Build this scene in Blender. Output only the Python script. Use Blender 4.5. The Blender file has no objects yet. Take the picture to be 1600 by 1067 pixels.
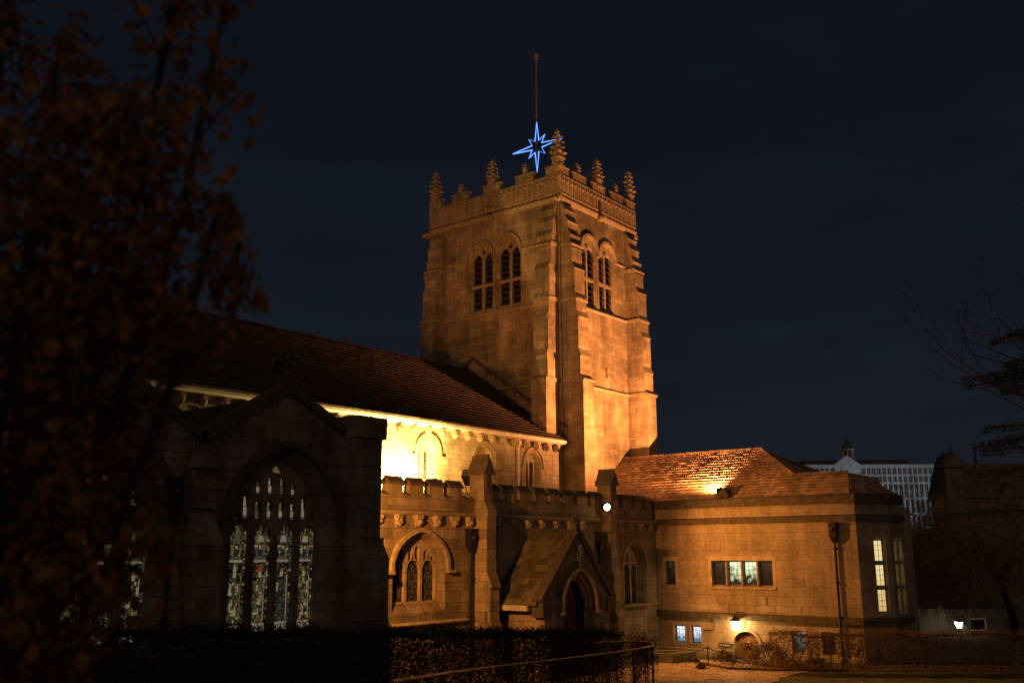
import bpy, bmesh, math, random
from mathutils import Vector, Matrix
from mathutils.geometry import tessellate_polygon
random.seed(7)
R = math.radians
sc = bpy.context.scene
COL = sc.collection

# ------------------------------------------------------------------ camera
CAMZ = 4.8
A_, P_, RO_ = R(38.1), R(12.2), R(-0.28)
h_ = Vector((math.cos(A_), math.sin(A_), 0)); r_ = Vector((math.sin(A_), -math.cos(A_), 0)); z_ = Vector((0, 0, 1))
f_ = h_*math.cos(P_) + z_*math.sin(P_); u_ = z_*math.cos(P_) - h_*math.sin(P_)
r2 = r_*math.cos(RO_) + u_*math.sin(RO_); u3 = u_*math.cos(RO_) - r_*math.sin(RO_)
cam = bpy.data.cameras.new('camera'); cam.sensor_width = 36; cam.lens = 1510/1600*36
cam.clip_start = .1; cam.clip_end = 6000
cam.dof.use_dof = True; cam.dof.focus_distance = 50; cam.dof.aperture_fstop = .9
co = bpy.data.objects.new('camera', cam); COL.objects.link(co)
M = Matrix((r2, u3, -f_)).transposed().to_4x4(); M.translation = Vector((0, 0, CAMZ)); co.matrix_world = M
sc.camera = co

# ------------------------------------------------------------------ render / exposure
sc.view_settings.view_transform = 'Standard'; sc.view_settings.look = 'None'
sc.view_settings.exposure = 0; sc.view_settings.gamma = 1
sc.cycles.use_denoising = True
sc.cycles.max_bounces = 5; sc.cycles.diffuse_bounces = 3; sc.cycles.glossy_bounces = 2
sc.cycles.transmission_bounces = 3; sc.cycles.transparent_max_bounces = 6
sc.cycles.sample_clamp_indirect = 4

# ------------------------------------------------------------------ night sky
W = bpy.data.worlds.new('World'); sc.world = W; W.use_nodes = True
nt = W.node_tree; nt.nodes.clear()
def N(t, ty, **k):
    n = t.nodes.new(ty)
    for a, b in k.items(): setattr(n, a, b)
    return n
out = N(nt, 'ShaderNodeOutputWorld'); bg = N(nt, 'ShaderNodeBackground'); bg2 = N(nt, 'ShaderNodeBackground'); add = N(nt, 'ShaderNodeAddShader')
tc = N(nt, 'ShaderNodeTexCoord'); sx = N(nt, 'ShaderNodeSeparateXYZ'); nt.links.new(tc.outputs['Generated'], sx.inputs[0])
ramp = N(nt, 'ShaderNodeValToRGB'); cr = ramp.color_ramp
cr.elements[0].position = 0; cr.elements[0].color = (.0110, .0128, .0185, 1)
cr.elements[1].position = 1; cr.elements[1].color = (.0028, .0042, .0075, 1)
for p_, c_ in ((.18, (.0072, .0100, .0168, 1)), (.45, (.0045, .0066, .0112, 1))):
    e = cr.elements.new(p_); e.color = c_
nt.links.new(sx.outputs['Z'], ramp.inputs[0])
mp = N(nt, 'ShaderNodeMapping'); mp.inputs['Scale'].default_value = (2.2, 2.2, 11); mp.inputs['Rotation'].default_value = (R(4), R(-3), 0)
nz = N(nt, 'ShaderNodeTexNoise'); nz.inputs['Scale'].default_value = 1.6; nz.inputs['Detail'].default_value = 5; nz.inputs['Distortion'].default_value = .6
nt.links.new(tc.outputs['Generated'], mp.inputs[0]); nt.links.new(mp.outputs[0], nz.inputs['Vector'])
mr = N(nt, 'ShaderNodeMapRange'); mr.inputs[1].default_value = .3; mr.inputs[2].default_value = .75; mr.inputs[3].default_value = .84; mr.inputs[4].default_value = 1.16
nt.links.new(nz.outputs[0], mr.inputs[0])
vm = N(nt, 'ShaderNodeVectorMath', operation='SCALE'); nt.links.new(ramp.outputs[0], vm.inputs[0]); nt.links.new(mr.outputs[0], vm.inputs['Scale'])
# fill added as the town's glow behind the photographer, brightest low down
dt = N(nt, 'ShaderNodeVectorMath', operation='DOT_PRODUCT'); nt.links.new(tc.outputs['Generated'], dt.inputs[0]); dt.inputs[1].default_value = (-h_.x, -h_.y, .0)
g1 = N(nt, 'ShaderNodeMapRange'); g1.interpolation_type = 'SMOOTHSTEP'; g1.inputs[1].default_value = .15; g1.inputs[2].default_value = .95; nt.links.new(dt.outputs['Value'], g1.inputs[0])
g2 = N(nt, 'ShaderNodeVectorMath', operation='SCALE'); g2.inputs[0].default_value = (.165, .105, .066); nt.links.new(g1.outputs[0], g2.inputs['Scale'])
va = N(nt, 'ShaderNodeVectorMath', operation='ADD'); nt.links.new(vm.outputs[0], va.inputs[0]); nt.links.new(g2.outputs[0], va.inputs[1])
nt.links.new(va.outputs[0], bg.inputs[0]); bg.inputs[1].default_value = 1.0
# the last trace of dusk: the physical sky, far below daylight
sky = N(nt, 'ShaderNodeTexSky'); sky.sky_type = 'NISHITA'; sky.sun_disc = False
sky.sun_elevation = R(-4); sky.sun_rotation = R(200)
nt.links.new(sky.outputs[0], bg2.inputs[0]); bg2.inputs[1].default_value = .002
nt.links.new(bg.outputs[0], add.inputs[0]); nt.links.new(bg2.outputs[0], add.inputs[1]); nt.links.new(add.outputs[0], out.inputs[0])

# ------------------------------------------------------------------ lamps the place has
def lamp(name, loc, target, power, color, angle=120, blend=.4, size=.12, kind='SPOT'):
    l = bpy.data.lights.new(name, kind); l.energy = power; l.color = color; l.shadow_soft_size = size
    if kind == 'SPOT': l.spot_size = R(angle); l.spot_blend = blend
    o = bpy.data.objects.new(name, l); COL.objects.link(o); o.location = loc
    if target: o.rotation_euler = (Vector(target)-Vector(loc)).to_track_quat('-Z', 'Y').to_euler()
    return o
SOD = (1, .355, .096); SOD2 = (1, .355, .06); WARM = (1, .62, .16)
FL_A = Vector((47.55, 23.25, 7.74))         # on the hall gutter, up at the tower
FL_N = Vector((33.5, 28.55, 8.15))          # on the aisle roof, at the tower
FL_C = Vector((31.9, 29.85, 7.42))           # on the aisle roof, at the clerestory
FL_P = Vector((41.42, 26.5, 6.9))         # on the parapet pier, at hall and lawn
FL_T = Vector((21.9, 24.0, 6.3))           # on the transept flank, along the aisle
FL_R = Vector((22.3, 25.3, 8.35))           # beside the transept roof, at the tower
lamp('flood_lamp', FL_A+Vector((.05, .27, .07)), (47.8, 31.5, 28), 28500, SOD, 150, .9)
lamp('flood_lamp', FL_N+Vector((.25, .08, .18)), (40.5, 31.5, 9.0), 1000, SOD2, 100, .8)
lamp('flood_lamp', FL_C+Vector((0, .15, .1)), (31.7, 31.5, 8.6), 9500, WARM, 172, .6)
lamp('flood_lamp', FL_P+Vector((-.08, -.14, 0)), (46.4, 13.5, 1.6), 5500, SOD2, 142, .95)
lamp('flood_lamp', FL_T+Vector((.2, 0, 0)), (31.5, 27.0, 4.2), 4300, SOD2, 78, .6)
lamp('flood_lamp', FL_R+Vector((.2, .1, .1)), (44.8, 35.2, 26.5), 12500, SOD2, 48, .8)
lamp('lantern_lamp', (46.72, 22.42, 1.12), None, 190, (1, .58, .17), kind='POINT', size=.08)
lamp('wall_lamp', (66.15, 16.85, .05), None, 26, (1, .82, .55), kind='POINT', size=.1)

# ------------------------------------------------------------------ materials
MATS = {}
def new_mat(name, rough=.85):
    m = bpy.data.materials.new(name); m.use_nodes = True; MATS[name] = m
    t = m.node_tree; b = t.nodes['Principled BSDF']; b.inputs['Roughness'].default_value = rough
    return m, t, b
def plain(name, col, rough=.7, metal=0, noise=.25, scale=6, bump=.0):
    m, t, b = new_mat(name, rough); b.inputs['Metallic'].default_value = metal
    g = N(t, 'ShaderNodeNewGeometry'); n = N(t, 'ShaderNodeTexNoise'); n.inputs['Scale'].default_value = scale; n.inputs['Detail'].default_value = 5
    t.links.new(g.outputs['Position'], n.inputs['Vector'])
    r = N(t, 'ShaderNodeMapRange'); r.inputs[3].default_value = 1-noise*1.5; r.inputs[4].default_value = 1+noise*1.5
    r.inputs[1].default_value = .25; r.inputs[2].default_value = .75
    t.links.new(n.outputs[0], r.inputs[0])
    v = N(t, 'ShaderNodeVectorMath', operation='SCALE'); v.inputs[0].default_value = col; t.links.new(r.outputs[0], v.inputs['Scale'])
    t.links.new(v.outputs[0], b.inputs['Base Color'])
    if bump:
        bp = N(t, 'ShaderNodeBump'); bp.inputs['Strength'].default_value = bump; bp.inputs['Distance'].default_value = .03
        t.links.new(n.outputs[0], bp.inputs['Height']); t.links.new(bp.outputs[0], b.inputs['Normal'])
    return m
def glow(name, col, s):
    m, t, b = new_mat(name, .4); b.inputs['Base Color'].default_value = (*[c*.2 for c in col], 1)
    b.inputs['Emission Color'].default_value = (*col, 1); b.inputs['Emission Strength'].default_value = s
    return m
def ashlar(name, c1, c2, mortar, bw=.72, bh=.31, ms=.012, stain=.5, bump=.5, seed=0, rough_scale=9):
    m, t, b = new_mat(name, .9); L = t.links.new
    g = N(t, 'ShaderNodeNewGeometry'); sp = N(t, 'ShaderNodeSeparateXYZ'); L(g.outputs['Position'], sp.inputs[0])
    sn = N(t, 'ShaderNodeSeparateXYZ'); L(g.outputs['True Normal'], sn.inputs[0])
    def mth(op, a, bb=None):
        n = N(t, 'ShaderNodeMath', operation=op)
        for i, x in enumerate((a, bb)):
            if x is None: continue
            if isinstance(x, (int, float)): n.inputs[i].default_value = x
            else: L(x, n.inputs[i])
        return n.outputs[0]
    ax = mth('ABSOLUTE', sn.outputs['X']); ay = mth('ABSOLUTE', sn.outputs['Y'])
    k = mth('GREATER_THAN', ax, ay)
    mx = N(t, 'ShaderNodeMix', data_type='FLOAT'); L(k, mx.inputs[0]); L(sp.outputs['X'], mx.inputs[2]); L(sp.outputs['Y'], mx.inputs[3])
    # courses: gently uneven heights, random shift along each course
    wob = N(t, 'ShaderNodeTexNoise', noise_dimensions='1D'); wob.inputs['Scale'].default_value = 1.1; L(sp.outputs['Z'], wob.inputs['W'])
    zz = mth('ADD', sp.outputs['Z'], mth('MULTIPLY', wob.outputs[0], .42))
    row = mth('FLOOR', mth('DIVIDE', zz, bh))
    wn = N(t, 'ShaderNodeTexWhiteNoise', noise_dimensions='1D'); L(mth('ADD', row, seed+.37), wn.inputs['W'])
    uw = N(t, 'ShaderNodeTexNoise', noise_dimensions='2D'); uw.inputs['Scale'].default_value = .9
    cu = N(t, 'ShaderNodeCombineXYZ'); L(mx.outputs[0], cu.inputs[0]); L(mth('MULTIPLY', row, 3.1), cu.inputs[1]); L(cu.outputs[0], uw.inputs['Vector'])
    uu = mth('ADD', mth('ADD', mx.outputs[0], mth('MULTIPLY', wn.outputs[0], bw*1.3)), mth('MULTIPLY', uw.outputs[0], bw*1.1))
    cv = N(t, 'ShaderNodeCombineXYZ'); L(uu, cv.inputs[0]); L(zz, cv.inputs[1])
    br = N(t, 'ShaderNodeTexBrick'); br.offset = .5; L(cv.outputs[0], br.inputs['Vector'])
    br.inputs['Scale'].default_value = 1; br.inputs['Brick Width'].default_value = bw; br.inputs['Row Height'].default_value = bh
    br.inputs['Mortar Size'].default_value = ms; br.inputs['Mortar Smooth'].default_value = .3; br.inputs['Bias'].default_value = -.1
    br.inputs['Color1'].default_value = (*c1, 1); br.inputs['Color2'].default_value = (*c2, 1); br.inputs['Mortar'].default_value = (*mortar, 1)
    n1 = N(t, 'ShaderNodeTexNoise'); n1.inputs['Scale'].default_value = .55; n1.inputs['Detail'].default_value = 6; L(g.outputs['Position'], n1.inputs['Vector'])
    r1 = N(t, 'ShaderNodeMapRange'); r1.inputs[1].default_value = .32; r1.inputs[2].default_value = .66; r1.inputs[3].default_value = 1-stain; r1.inputs[4].default_value = 1.12; L(n1.outputs[0], r1.inputs[0])
    m2 = N(t, 'ShaderNodeMapping'); m2.inputs['Scale'].default_value = (1.7, 1.7, .16); L(g.outputs['Position'], m2.inputs[0])
    n2 = N(t, 'ShaderNodeTexNoise'); n2.inputs['Scale'].default_value = 1.3; n2.inputs['Detail'].default_value = 4; L(m2.outputs[0], n2.inputs['Vector'])
    r2_ = N(t, 'ShaderNodeMapRange'); r2_.inputs[1].default_value = .35; r2_.inputs[2].default_value = .6; r2_.inputs[3].default_value = 1-stain*.6; r2_.inputs[4].default_value = 1.05; L(n2.outputs[0], r2_.inputs[0])
    n3 = N(t, 'ShaderNodeTexNoise'); n3.inputs['Scale'].default_value = rough_scale; n3.inputs['Detail'].default_value = 8; L(g.outputs['Position'], n3.inputs['Vector'])
    r3 = N(t, 'ShaderNodeMapRange'); r3.inputs[1].default_value = .25; r3.inputs[2].default_value = .75; r3.inputs[3].default_value = .72; r3.inputs[4].default_value = 1.2; L(n3.outputs[0], r3.inputs[0])
    sca = mth('MULTIPLY', mth('MULTIPLY', r1.outputs[0], r2_.outputs[0]), r3.outputs[0])
    v = N(t, 'ShaderNodeVectorMath', operation='SCALE'); L(br.outputs['Color'], v.inputs[0]); L(sca, v.inputs['Scale'])
    L(v.outputs[0], b.inputs['Base Color'])
    hh = mth('ADD', mth('MULTIPLY', br.outputs['Fac'], -.7), mth('MULTIPLY', n3.outputs[0], .9))
    bp = N(t, 'ShaderNodeBump'); bp.inputs['Strength'].default_value = bump; bp.inputs['Distance'].default_value = .03
    L(hh, bp.inputs['Height']); L(bp.outputs[0], b.inputs['Normal'])
    return m
def slate_mat(name, col, var=.5, moss=None, bump=.5):
    m, t, b = new_mat(name, .95); L = t.links.new; b.inputs['Specular IOR Level'].default_value = .15
    g = N(t, 'ShaderNodeNewGeometry'); n = N(t, 'ShaderNodeTexNoise'); n.inputs['Scale'].default_value = 2.2; n.inputs['Detail'].default_value = 6
    L(g.outputs['Position'], n.inputs['Vector'])
    r = N(t, 'ShaderNodeMapRange'); r.inputs[3].default_value = 1-var; r.inputs[4].default_value = 1+var; L(g.outputs['Random Per Island'], r.inputs[0])
    r2b = N(t, 'ShaderNodeMapRange'); r2b.inputs[1].default_value = .3; r2b.inputs[2].default_value = .7; r2b.inputs[3].default_value = .6; r2b.inputs[4].default_value = 1.3; L(n.outputs[0], r2b.inputs[0])
    mu = N(t, 'ShaderNodeMath', operation='MULTIPLY'); L(r.outputs[0], mu.inputs[0]); L(r2b.outputs[0], mu.inputs[1])
    mixc = N(t, 'ShaderNodeMix', data_type='RGBA'); mixc.inputs[6].default_value = (*col, 1); mixc.inputs[7].default_value = (*(moss or col), 1)
    n4 = N(t, 'ShaderNodeTexNoise'); n4.inputs['Scale'].default_value = .9; n4.inputs['Detail'].default_value = 7; L(g.outputs['Position'], n4.inputs['Vector'])
    r4 = N(t, 'ShaderNodeMapRange'); r4.inputs[1].default_value = .45; r4.inputs[2].default_value = .62; L(n4.outputs[0], r4.inputs[0]); L(r4.outputs[0], mixc.inputs[0])
    v = N(t, 'ShaderNodeVectorMath', operation='SCALE'); L(mixc.outputs[2], v.inputs[0]); L(mu.outputs[0], v.inputs['Scale']); L(v.outputs[0], b.inputs['Base Color'])
    n5 = N(t, 'ShaderNodeTexNoise'); n5.inputs['Scale'].default_value = 14; n5.inputs['Detail'].default_value = 6; L(g.outputs['Position'], n5.inputs['Vector'])
    bp = N(t, 'ShaderNodeBump'); bp.inputs['Strength'].default_value = bump; bp.inputs['Distance'].default_value = .03; L(n5.outputs[0], bp.inputs['Height']); L(bp.outputs[0], b.inputs['Normal'])
    return m
def leaf_mat(name, c1, c2, trans=.35, power=1):
    m, t, b = new_mat(name, .7); L = t.links.new
    g = N(t, 'ShaderNodeNewGeometry'); mixc = N(t, 'ShaderNodeMix', data_type='RGBA'); pw = N(t, 'ShaderNodeMath', operation='POWER'); L(g.outputs['Random Per Island'], pw.inputs[0]); pw.inputs[1].default_value = power; L(pw.outputs[0], mixc.inputs[0])
    mixc.inputs[6].default_value = (*c1, 1); mixc.inputs[7].default_value = (*c2, 1); L(mixc.outputs[2], b.inputs['Base Color'])
    tr = N(t, 'ShaderNodeBsdfTranslucent'); L(mixc.outputs[2], tr.inputs[0]); mx = N(t, 'ShaderNodeMixShader'); mx.inputs[0].default_value = trans
    L(b.outputs[0], mx.inputs[1]); L(tr.outputs[0], mx.inputs[2]); L(mx.outputs[0], t.nodes['Material Output'].inputs[0])
    return m

STONE = ashlar('tower_sandstone', (.43, .335, .225), (.26, .195, .13), (.19, .145, .10), .82, .29, .009, .5)
STONE2 = ashlar('aisle_sandstone', (.34, .27, .19), (.21, .165, .115), (.12, .095, .07), .95, .42, .010, .5)
STONE3 = ashlar('clerestory_sandstone', (.42, .35, .25), (.30, .24, .17), (.16, .13, .10), .62, .26, .010, .35)
DARKST = ashlar('shade_dark_sandstone', (.27, .225, .18), (.17, .14, .11), (.10, .085, .07), .8, .30, .010, .5)  # same sandstone coloured darker, standing for shade on gables and porch front
HALL = ashlar('hall_ashlar', (.39, .305, .21), (.32, .25, .17), (.16, .12, .08), 1.35, .45, .009, .34, .14, 3, 5)
DRESS = plain('dressed_stone', (.30, .24, .17), .9, 0, .3, 5, .3)
SURR = plain('pale_window_stone', (.40, .315, .215), .9, 0, .2, 3, .2)
DRESSD = plain('weathered_coping', (.085, .068, .052), .95, 0, .35, 4, .4)
CARVE = plain('carved_stone', (.30, .235, .165), .95, 0, .45, 11, .6)
TILE_N = slate_mat('nave_slate', (.075, .050, .034), .18, (.062, .045, .031), .08)
TILE_H = slate_mat('hall_stone_slate', (.40, .27, .175), .28, (.30, .21, .14))
TILE_P = slate_mat('porch_stone_slate', (.14, .115, .08), .4, (.10, .10, .055))
LEAD = plain('lead_grey', (.10, .10, .10), .6, .3, .3, 5)
GUTTER = plain('painted_gutter', (.55, .50, .44), .5, 0, .15, 3)
IRON = plain('black_iron', (.022, .02, .018), .45, .5, .3, 20)
RAILM = plain('worn_steel', (.20, .16, .13), .32, .9, .25, 8)
OAK = plain('oak_door', (.115, .055, .028), .6, 0, .4, 7, .4)
DOORW = plain('varnished_door', (.15, .062, .028), .45, 0, .35, 9, .3)
FRAMEM = plain('bronze_frame', (.035, .026, .02), .5, .3, .2)
LOUV = plain('slate_louvre', (.055, .05, .045), .7, 0, .4, 6)
VOID = plain('dark_interior', (.012, .011, .010), .9, 0, .2)
GLASSD = plain('dark_glass', (.018, .018, .022), .12, 0, .3, 2)
BARK = plain('bark', (.045, .034, .025), .95, 0, .4, 10, .5)
TWIG = plain('twig', (.25, .17, .115), .9, 0, .4, 10)
POLE = plain('painted_pole', (.13, .095, .075), .5, 0, .2, 3)
LEAF1 = leaf_mat('brown_leaf', (.22, .10, .038), (.58, .31, .07), .45, 2.0)  # some leaves coloured brighter, in place of lamp light falling on them
LEAF2 = leaf_mat('hedge_leaf', (.024, .014, .008), (.05, .028, .012), .08)
LEAF3 = leaf_mat('beech_leaf', (.15, .092, .048), (.27, .17, .085), .3)
LEAF4 = leaf_mat('shrub_leaf', (.05, .055, .022), (.13, .10, .045), .3)
NEEDLE = leaf_mat('cedar_needle', (.07, .09, .03), (.15, .13, .05), .2)
NEON = glow('blue_neon', (.11, .30, 1.0), 1.9)
def lampglass(name, col, st):
    m = bpy.data.materials.new(name); m.use_nodes = True; t = m.node_tree; t.nodes.clear()
    o = N(t, 'ShaderNodeOutputMaterial'); e = N(t, 'ShaderNodeEmission'); e.inputs[0].default_value = (*col, 1); e.inputs[1].default_value = st
    tr = N(t, 'ShaderNodeBsdfTransparent'); a = N(t, 'ShaderNodeAddShader'); t.links.new(e.outputs[0], a.inputs[0]); t.links.new(tr.outputs[0], a.inputs[1]); t.links.new(a.outputs[0], o.inputs[0])
    return m
BULB = glow('lamp_glass', (1, .62, .22), 30)
LANT = lampglass('lantern_glass', (1, .82, .55), 4)
WLAMP = lampglass('wall_lamp_glass', (1, .95, .85), 6)
GW = {}
for nm, c, s in (('cream', (.62, .49, .27), .40), ('amber', (.62, .40, .12), .20), ('blue', (.05, .12, .17), .13), ('red', (.55, .06, .03), .4), ('green', (.24, .24, .12), .12),
                 ('dim', (.36, .31, .20), .14), ('pale', (.60, .52, .36), .30), ('brown', (.20, .12, .06), .09), ('grey', (.34, .33, .28), .16)):
    GW[nm] = glow('stained_glass_'+nm, c, s*.78)
def roomglass(name, c_top, c_bot, z0, z1, s, scale=5):
    # a lit room painted into the pane's glow: brighter upward, noise for its contents
    m, t, b = new_mat(name, .2); L = t.links.new
    b.inputs['Base Color'].default_value = (.02, .02, .02, 1)
    g = N(t, 'ShaderNodeNewGeometry'); sp = N(t, 'ShaderNodeSeparateXYZ'); L(g.outputs['Position'], sp.inputs[0])
    n = N(t, 'ShaderNodeTexNoise'); n.inputs['Scale'].default_value = scale; n.inputs['Detail'].default_value = 3; L(g.outputs['Position'], n.inputs['Vector'])
    mr_ = N(t, 'ShaderNodeMapRange'); mr_.inputs[1].default_value = z0; mr_.inputs[2].default_value = z1; L(sp.outputs['Z'], mr_.inputs[0])
    ad = N(t, 'ShaderNodeMath', operation='ADD'); L(mr_.outputs[0], ad.inputs[0]); 
    n_s = N(t, 'ShaderNodeMath', operation='MULTIPLY_ADD'); L(n.outputs[0], n_s.inputs[0]); n_s.inputs[1].default_value = 1.5; n_s.inputs[2].default_value = -.75; L(n_s.outputs[0], ad.inputs[1])
    rp = N(t, 'ShaderNodeValToRGB'); rp.color_ramp.elements[0].position = .25; rp.color_ramp.elements[0].color = (*c_bot, 1)
    rp.color_ramp.elements[1].position = .8; rp.color_ramp.elements[1].color = (*c_top, 1); L(ad.outputs[0], rp.inputs[0])
    L(rp.outputs[0], b.inputs['Emission Color']); b.inputs['Emission Strength'].default_value = s
    return m
ROOM1 = roomglass('lit_room_greenish', (.85, .95, .55), (.02, .022, .012), 2.9, 4.2, 1.15, 4)
ROOM2 = roomglass('lit_room_white', (.82, .88, 1.0), (.10, .16, .22), 0.0, .75, 1.1, 4)
ROOM3 = roomglass('lit_room_yellow', (1.0, .78, .36), (.75, .46, .14), 1.0, 4.4, .85, 7)
ROOM4 = roomglass('dim_room', (.05, .05, .03), (.006, .006, .006), 3.2, 4.6, .6, 5)
ROOM5 = roomglass('lit_room_teal', (.30, .48, .42), (.03, .05, .05), -.2, 1.1, .55, 6)
MILLW = plain('white_facade', (.58, .60, .63), .8, 0, .12, .4)
HOUSEW = plain('rendered_wall', (.12, .095, .065), .9, 0, .25, 2)

# ground
def ground_mat():
    m, t, b = new_mat('grass_ground', .95); L = t.links.new
    g = N(t, 'ShaderNodeNewGeometry'); n = N(t, 'ShaderNodeTexNoise'); n.inputs['Scale'].default_value = 1.4; n.inputs['Detail'].default_value = 8; L(g.outputs['Position'], n.inputs['Vector'])
    rp = N(t, 'ShaderNodeValToRGB'); rp.color_ramp.elements[0].position = .3; rp.color_ramp.elements[0].color = (.06, .066, .018, 1); rp.color_ramp.elements[1].position = .7; rp.color_ramp.elements[1].color = (.15, .14, .04, 1)
    L(n.outputs[0], rp.inputs[0]); L(rp.outputs[0], b.inputs['Base Color'])
    n2 = N(t, 'ShaderNodeTexNoise'); n2.inputs['Scale'].default_value = 40; n2.inputs['Detail'].default_value = 4; L(g.outputs['Position'], n2.inputs['Vector'])
    bp = N(t, 'ShaderNodeBump'); bp.inputs['Strength'].default_value = .8; bp.inputs['Distance'].default_value = .05; L(n2.outputs[0], bp.inputs['Height']); L(bp.outputs[0], b.inputs['Normal'])
    return m
GRASS = ground_mat()
PAVE = ashlar('stone_paving', (.30, .21, .15), (.24, .17, .12), (.12, .09, .06), .9, .6, .012, .35, .3)
PATHM = plain('worn_path', (.36, .26, .19), .75, 0, .3, 1.6, .3)
SOIL = plain('bed_soil', (.035, .026, .018), 1, 0, .4, 5, .6)

# ------------------------------------------------------------------ mesh builder
Z = Vector((0, 0, 1))
class MB:
    def __init__(s): s.v = []; s.f = []; s.m = []; s.mi = 0
    def add(s, vs, fs, mi=None):
        b = len(s.v); s.v += [Vector(x) for x in vs]; s.f += [tuple(i+b for i in f) for f in fs]; s.m += [s.mi if mi is None else mi]*len(fs)
    def box(s, a, b, mi=None):
        x0, y0, z0 = a; x1, y1, z1 = b
        s.add([(x0, y0, z0), (x1, y0, z0), (x1, y1, z0), (x0, y1, z0), (x0, y0, z1), (x1, y0, z1), (x1, y1, z1), (x0, y1, z1)],
              [(0, 3, 2, 1), (4, 5, 6, 7), (0, 1, 5, 4), (1, 2, 6, 5), (2, 3, 7, 6), (3, 0, 4, 7)], mi)
    def taper(s, c, s0, s1, z0, z1, mi=None, n=4, rot=math.pi/4):
        a = [(c[0]+s0*math.cos(rot+2*math.pi*i/n), c[1]+s0*math.sin(rot+2*math.pi*i/n), z0) for i in range(n)]
        b = [(c[0]+s1*math.cos(rot+2*math.pi*i/n), c[1]+s1*math.sin(rot+2*math.pi*i/n), z1) for i in range(n)]
        s.add(a+b, [(i, (i+1) % n, n+(i+1) % n, n+i) for i in range(n)]+[tuple(range(n-1, -1, -1)), tuple(range(n, 2*n))], mi)
    def tube(s, pts, r, n=6, mi=None, r1=None, cap=True):
        pts = [Vector(p) for p in pts]; k = len(pts); base = len(s.v); ref = None
        for i, p in enumerate(pts):
            d = (pts[min(i+1, k-1)]-pts[max(i-1, 0)])
            if d.length < 1e-9: d = Vector((0, 0, 1))
            d.normalize()
            if ref is None: ref = d.orthogonal().normalized()
            a = (ref - d*ref.dot(d))
            if a.length < 1e-6: a = d.orthogonal()
            a.normalize(); ref = a; bb = d.cross(a)
            rr = r if r1 is None else r+(r1-r)*i/max(1, k-1)
            s.v += [p+(a*math.cos(2*math.pi*j/n)+bb*math.sin(2*math.pi*j/n))*rr for j in range(n)]
        fs = []
        for i in range(k-1):
            for j in range(n):
                fs.append((base+i*n+j, base+i*n+(j+1) % n, base+(i+1)*n+(j+1) % n, base+(i+1)*n+j))
        if cap: fs.append(tuple(base+j for j in range(n-1, -1, -1))); fs.append(tuple(base+(k-1)*n+j for j in range(n)))
        s.f += fs; s.m += [s.mi if mi is None else mi]*len(fs)
    def blob(s, c, rx, ry, rz, mi=None, nu=8, nv=5, jit=0, rng=random):
        vs = []; fs = []
        for i in range(nv+1):
            th = math.pi*i/nv
            for j in range(nu):
                ph = 2*math.pi*j/nu; k = 1+rng.uniform(-jit, jit)
                vs.append((c[0]+rx*k*math.sin(th)*math.cos(ph), c[1]+ry*k*math.sin(th)*math.sin(ph), c[2]+rz*k*math.cos(th)))
        for i in range(nv):
            for j in range(nu): fs.append((i*nu+j, (i+1)*nu+j, (i+1)*nu+(j+1) % nu, i*nu+(j+1) % nu))
        s.add(vs, fs, mi)
    def lathe(s, c, prof, n=12, mi=None):
        vs = []; fs = []
        for r, z in prof:
            vs += [(c[0]+r*math.cos(2*math.pi*j/n), c[1]+r*math.sin(2*math.pi*j/n), c[2]+z) for j in range(n)]
        for i in range(len(prof)-1):
            for j in range(n): fs.append((i*n+j, i*n+(j+1) % n, (i+1)*n+(j+1) % n, (i+1)*n+j))
        s.add(vs, fs, mi)
class Fr:   # a wall frame: a along the wall, b up, w out of the wall
    def __init__(s, o, u, n): s.o = Vector(o); s.u = Vector(u); s.n = Vector(n)
    def p(s, a, b, w=0): return s.o + s.u*a + Z*b + s.n*w
def FY(y): return Fr((0, y, 0), (1, 0, 0), (0, -1, 0))
def FX(x): return Fr((x, 0, 0), (0, 1, 0), (-1, 0, 0))

def extr(mb, fr, poly, w0, w1, holes=(), mi=None, back=False):
    loops = [[fr.p(a, b, w1) for a, b in poly]] + [[fr.p(a, b, w1) for a, b in h] for h in holes]
    flat = [v for l in loops for v in l]
    tris = tessellate_polygon(loops); mb.add(flat, [tuple(t) for t in tris], mi)
    if back:
        mb.add([v+fr.n*(w0-w1) for v in flat], [tuple(reversed(t)) for t in tris], mi)
    for l in loops:
        n = len(l); b = [v+fr.n*(w0-w1) for v in l]
        mb.add(l+b, [(i, (i+1) % n, n+(i+1) % n, n+i) for i in range(n)], mi)
def wall(mb, fr, outer, openings=(), mi=None):
    # openings: (front poly, back poly, depth)
    loops = [[fr.p(a, b) for a, b in outer]] + [[fr.p(a, b) for a, b in o[0]] for o in openings]
    flat = [v for l in loops for v in l]
    mb.add(flat, [tuple(t) for t in tessellate_polygon(loops)], mi)
    for fo, bo, d in openings:
        n = len(fo); l = [fr.p(a, b) for a, b in fo]; k = [fr.p(a, b, -d) for a, b in bo]
        mb.add(l+k, [(i, n+i, n+(i+1) % n, (i+1) % n) for i in range(n)], mi)
def pane(mb, fr, poly, w, mi=None):
    l = [fr.p(a, b, w) for a, b in poly]; mb.add(l, [tuple(t) for t in tessellate_polygon([l])], mi)
def arc(c, half, spring, rise, n=14, pointed=True):
    pts = []
    if pointed and rise > half*1.001:
        Rr = (half*half+rise*rise)/(2*half)
        t1 = math.asin(min(1, rise/Rr))
        for i in range(n+1): t = t1*i/n; pts.append((c+half-Rr+Rr*math.cos(t), spring+Rr*math.sin(t)))
        pts += [(2*c-a, b) for a, b in reversed(pts[:-1])]
    else:
        for i in range(2*n+1):
            t = math.pi*i/(2*n); k = 1-.06*abs(math.sin(2*t)) if pointed else 1
            pts.append((c+half*math.cos(t), spring+rise*math.sin(t)*k))
    return pts
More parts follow.
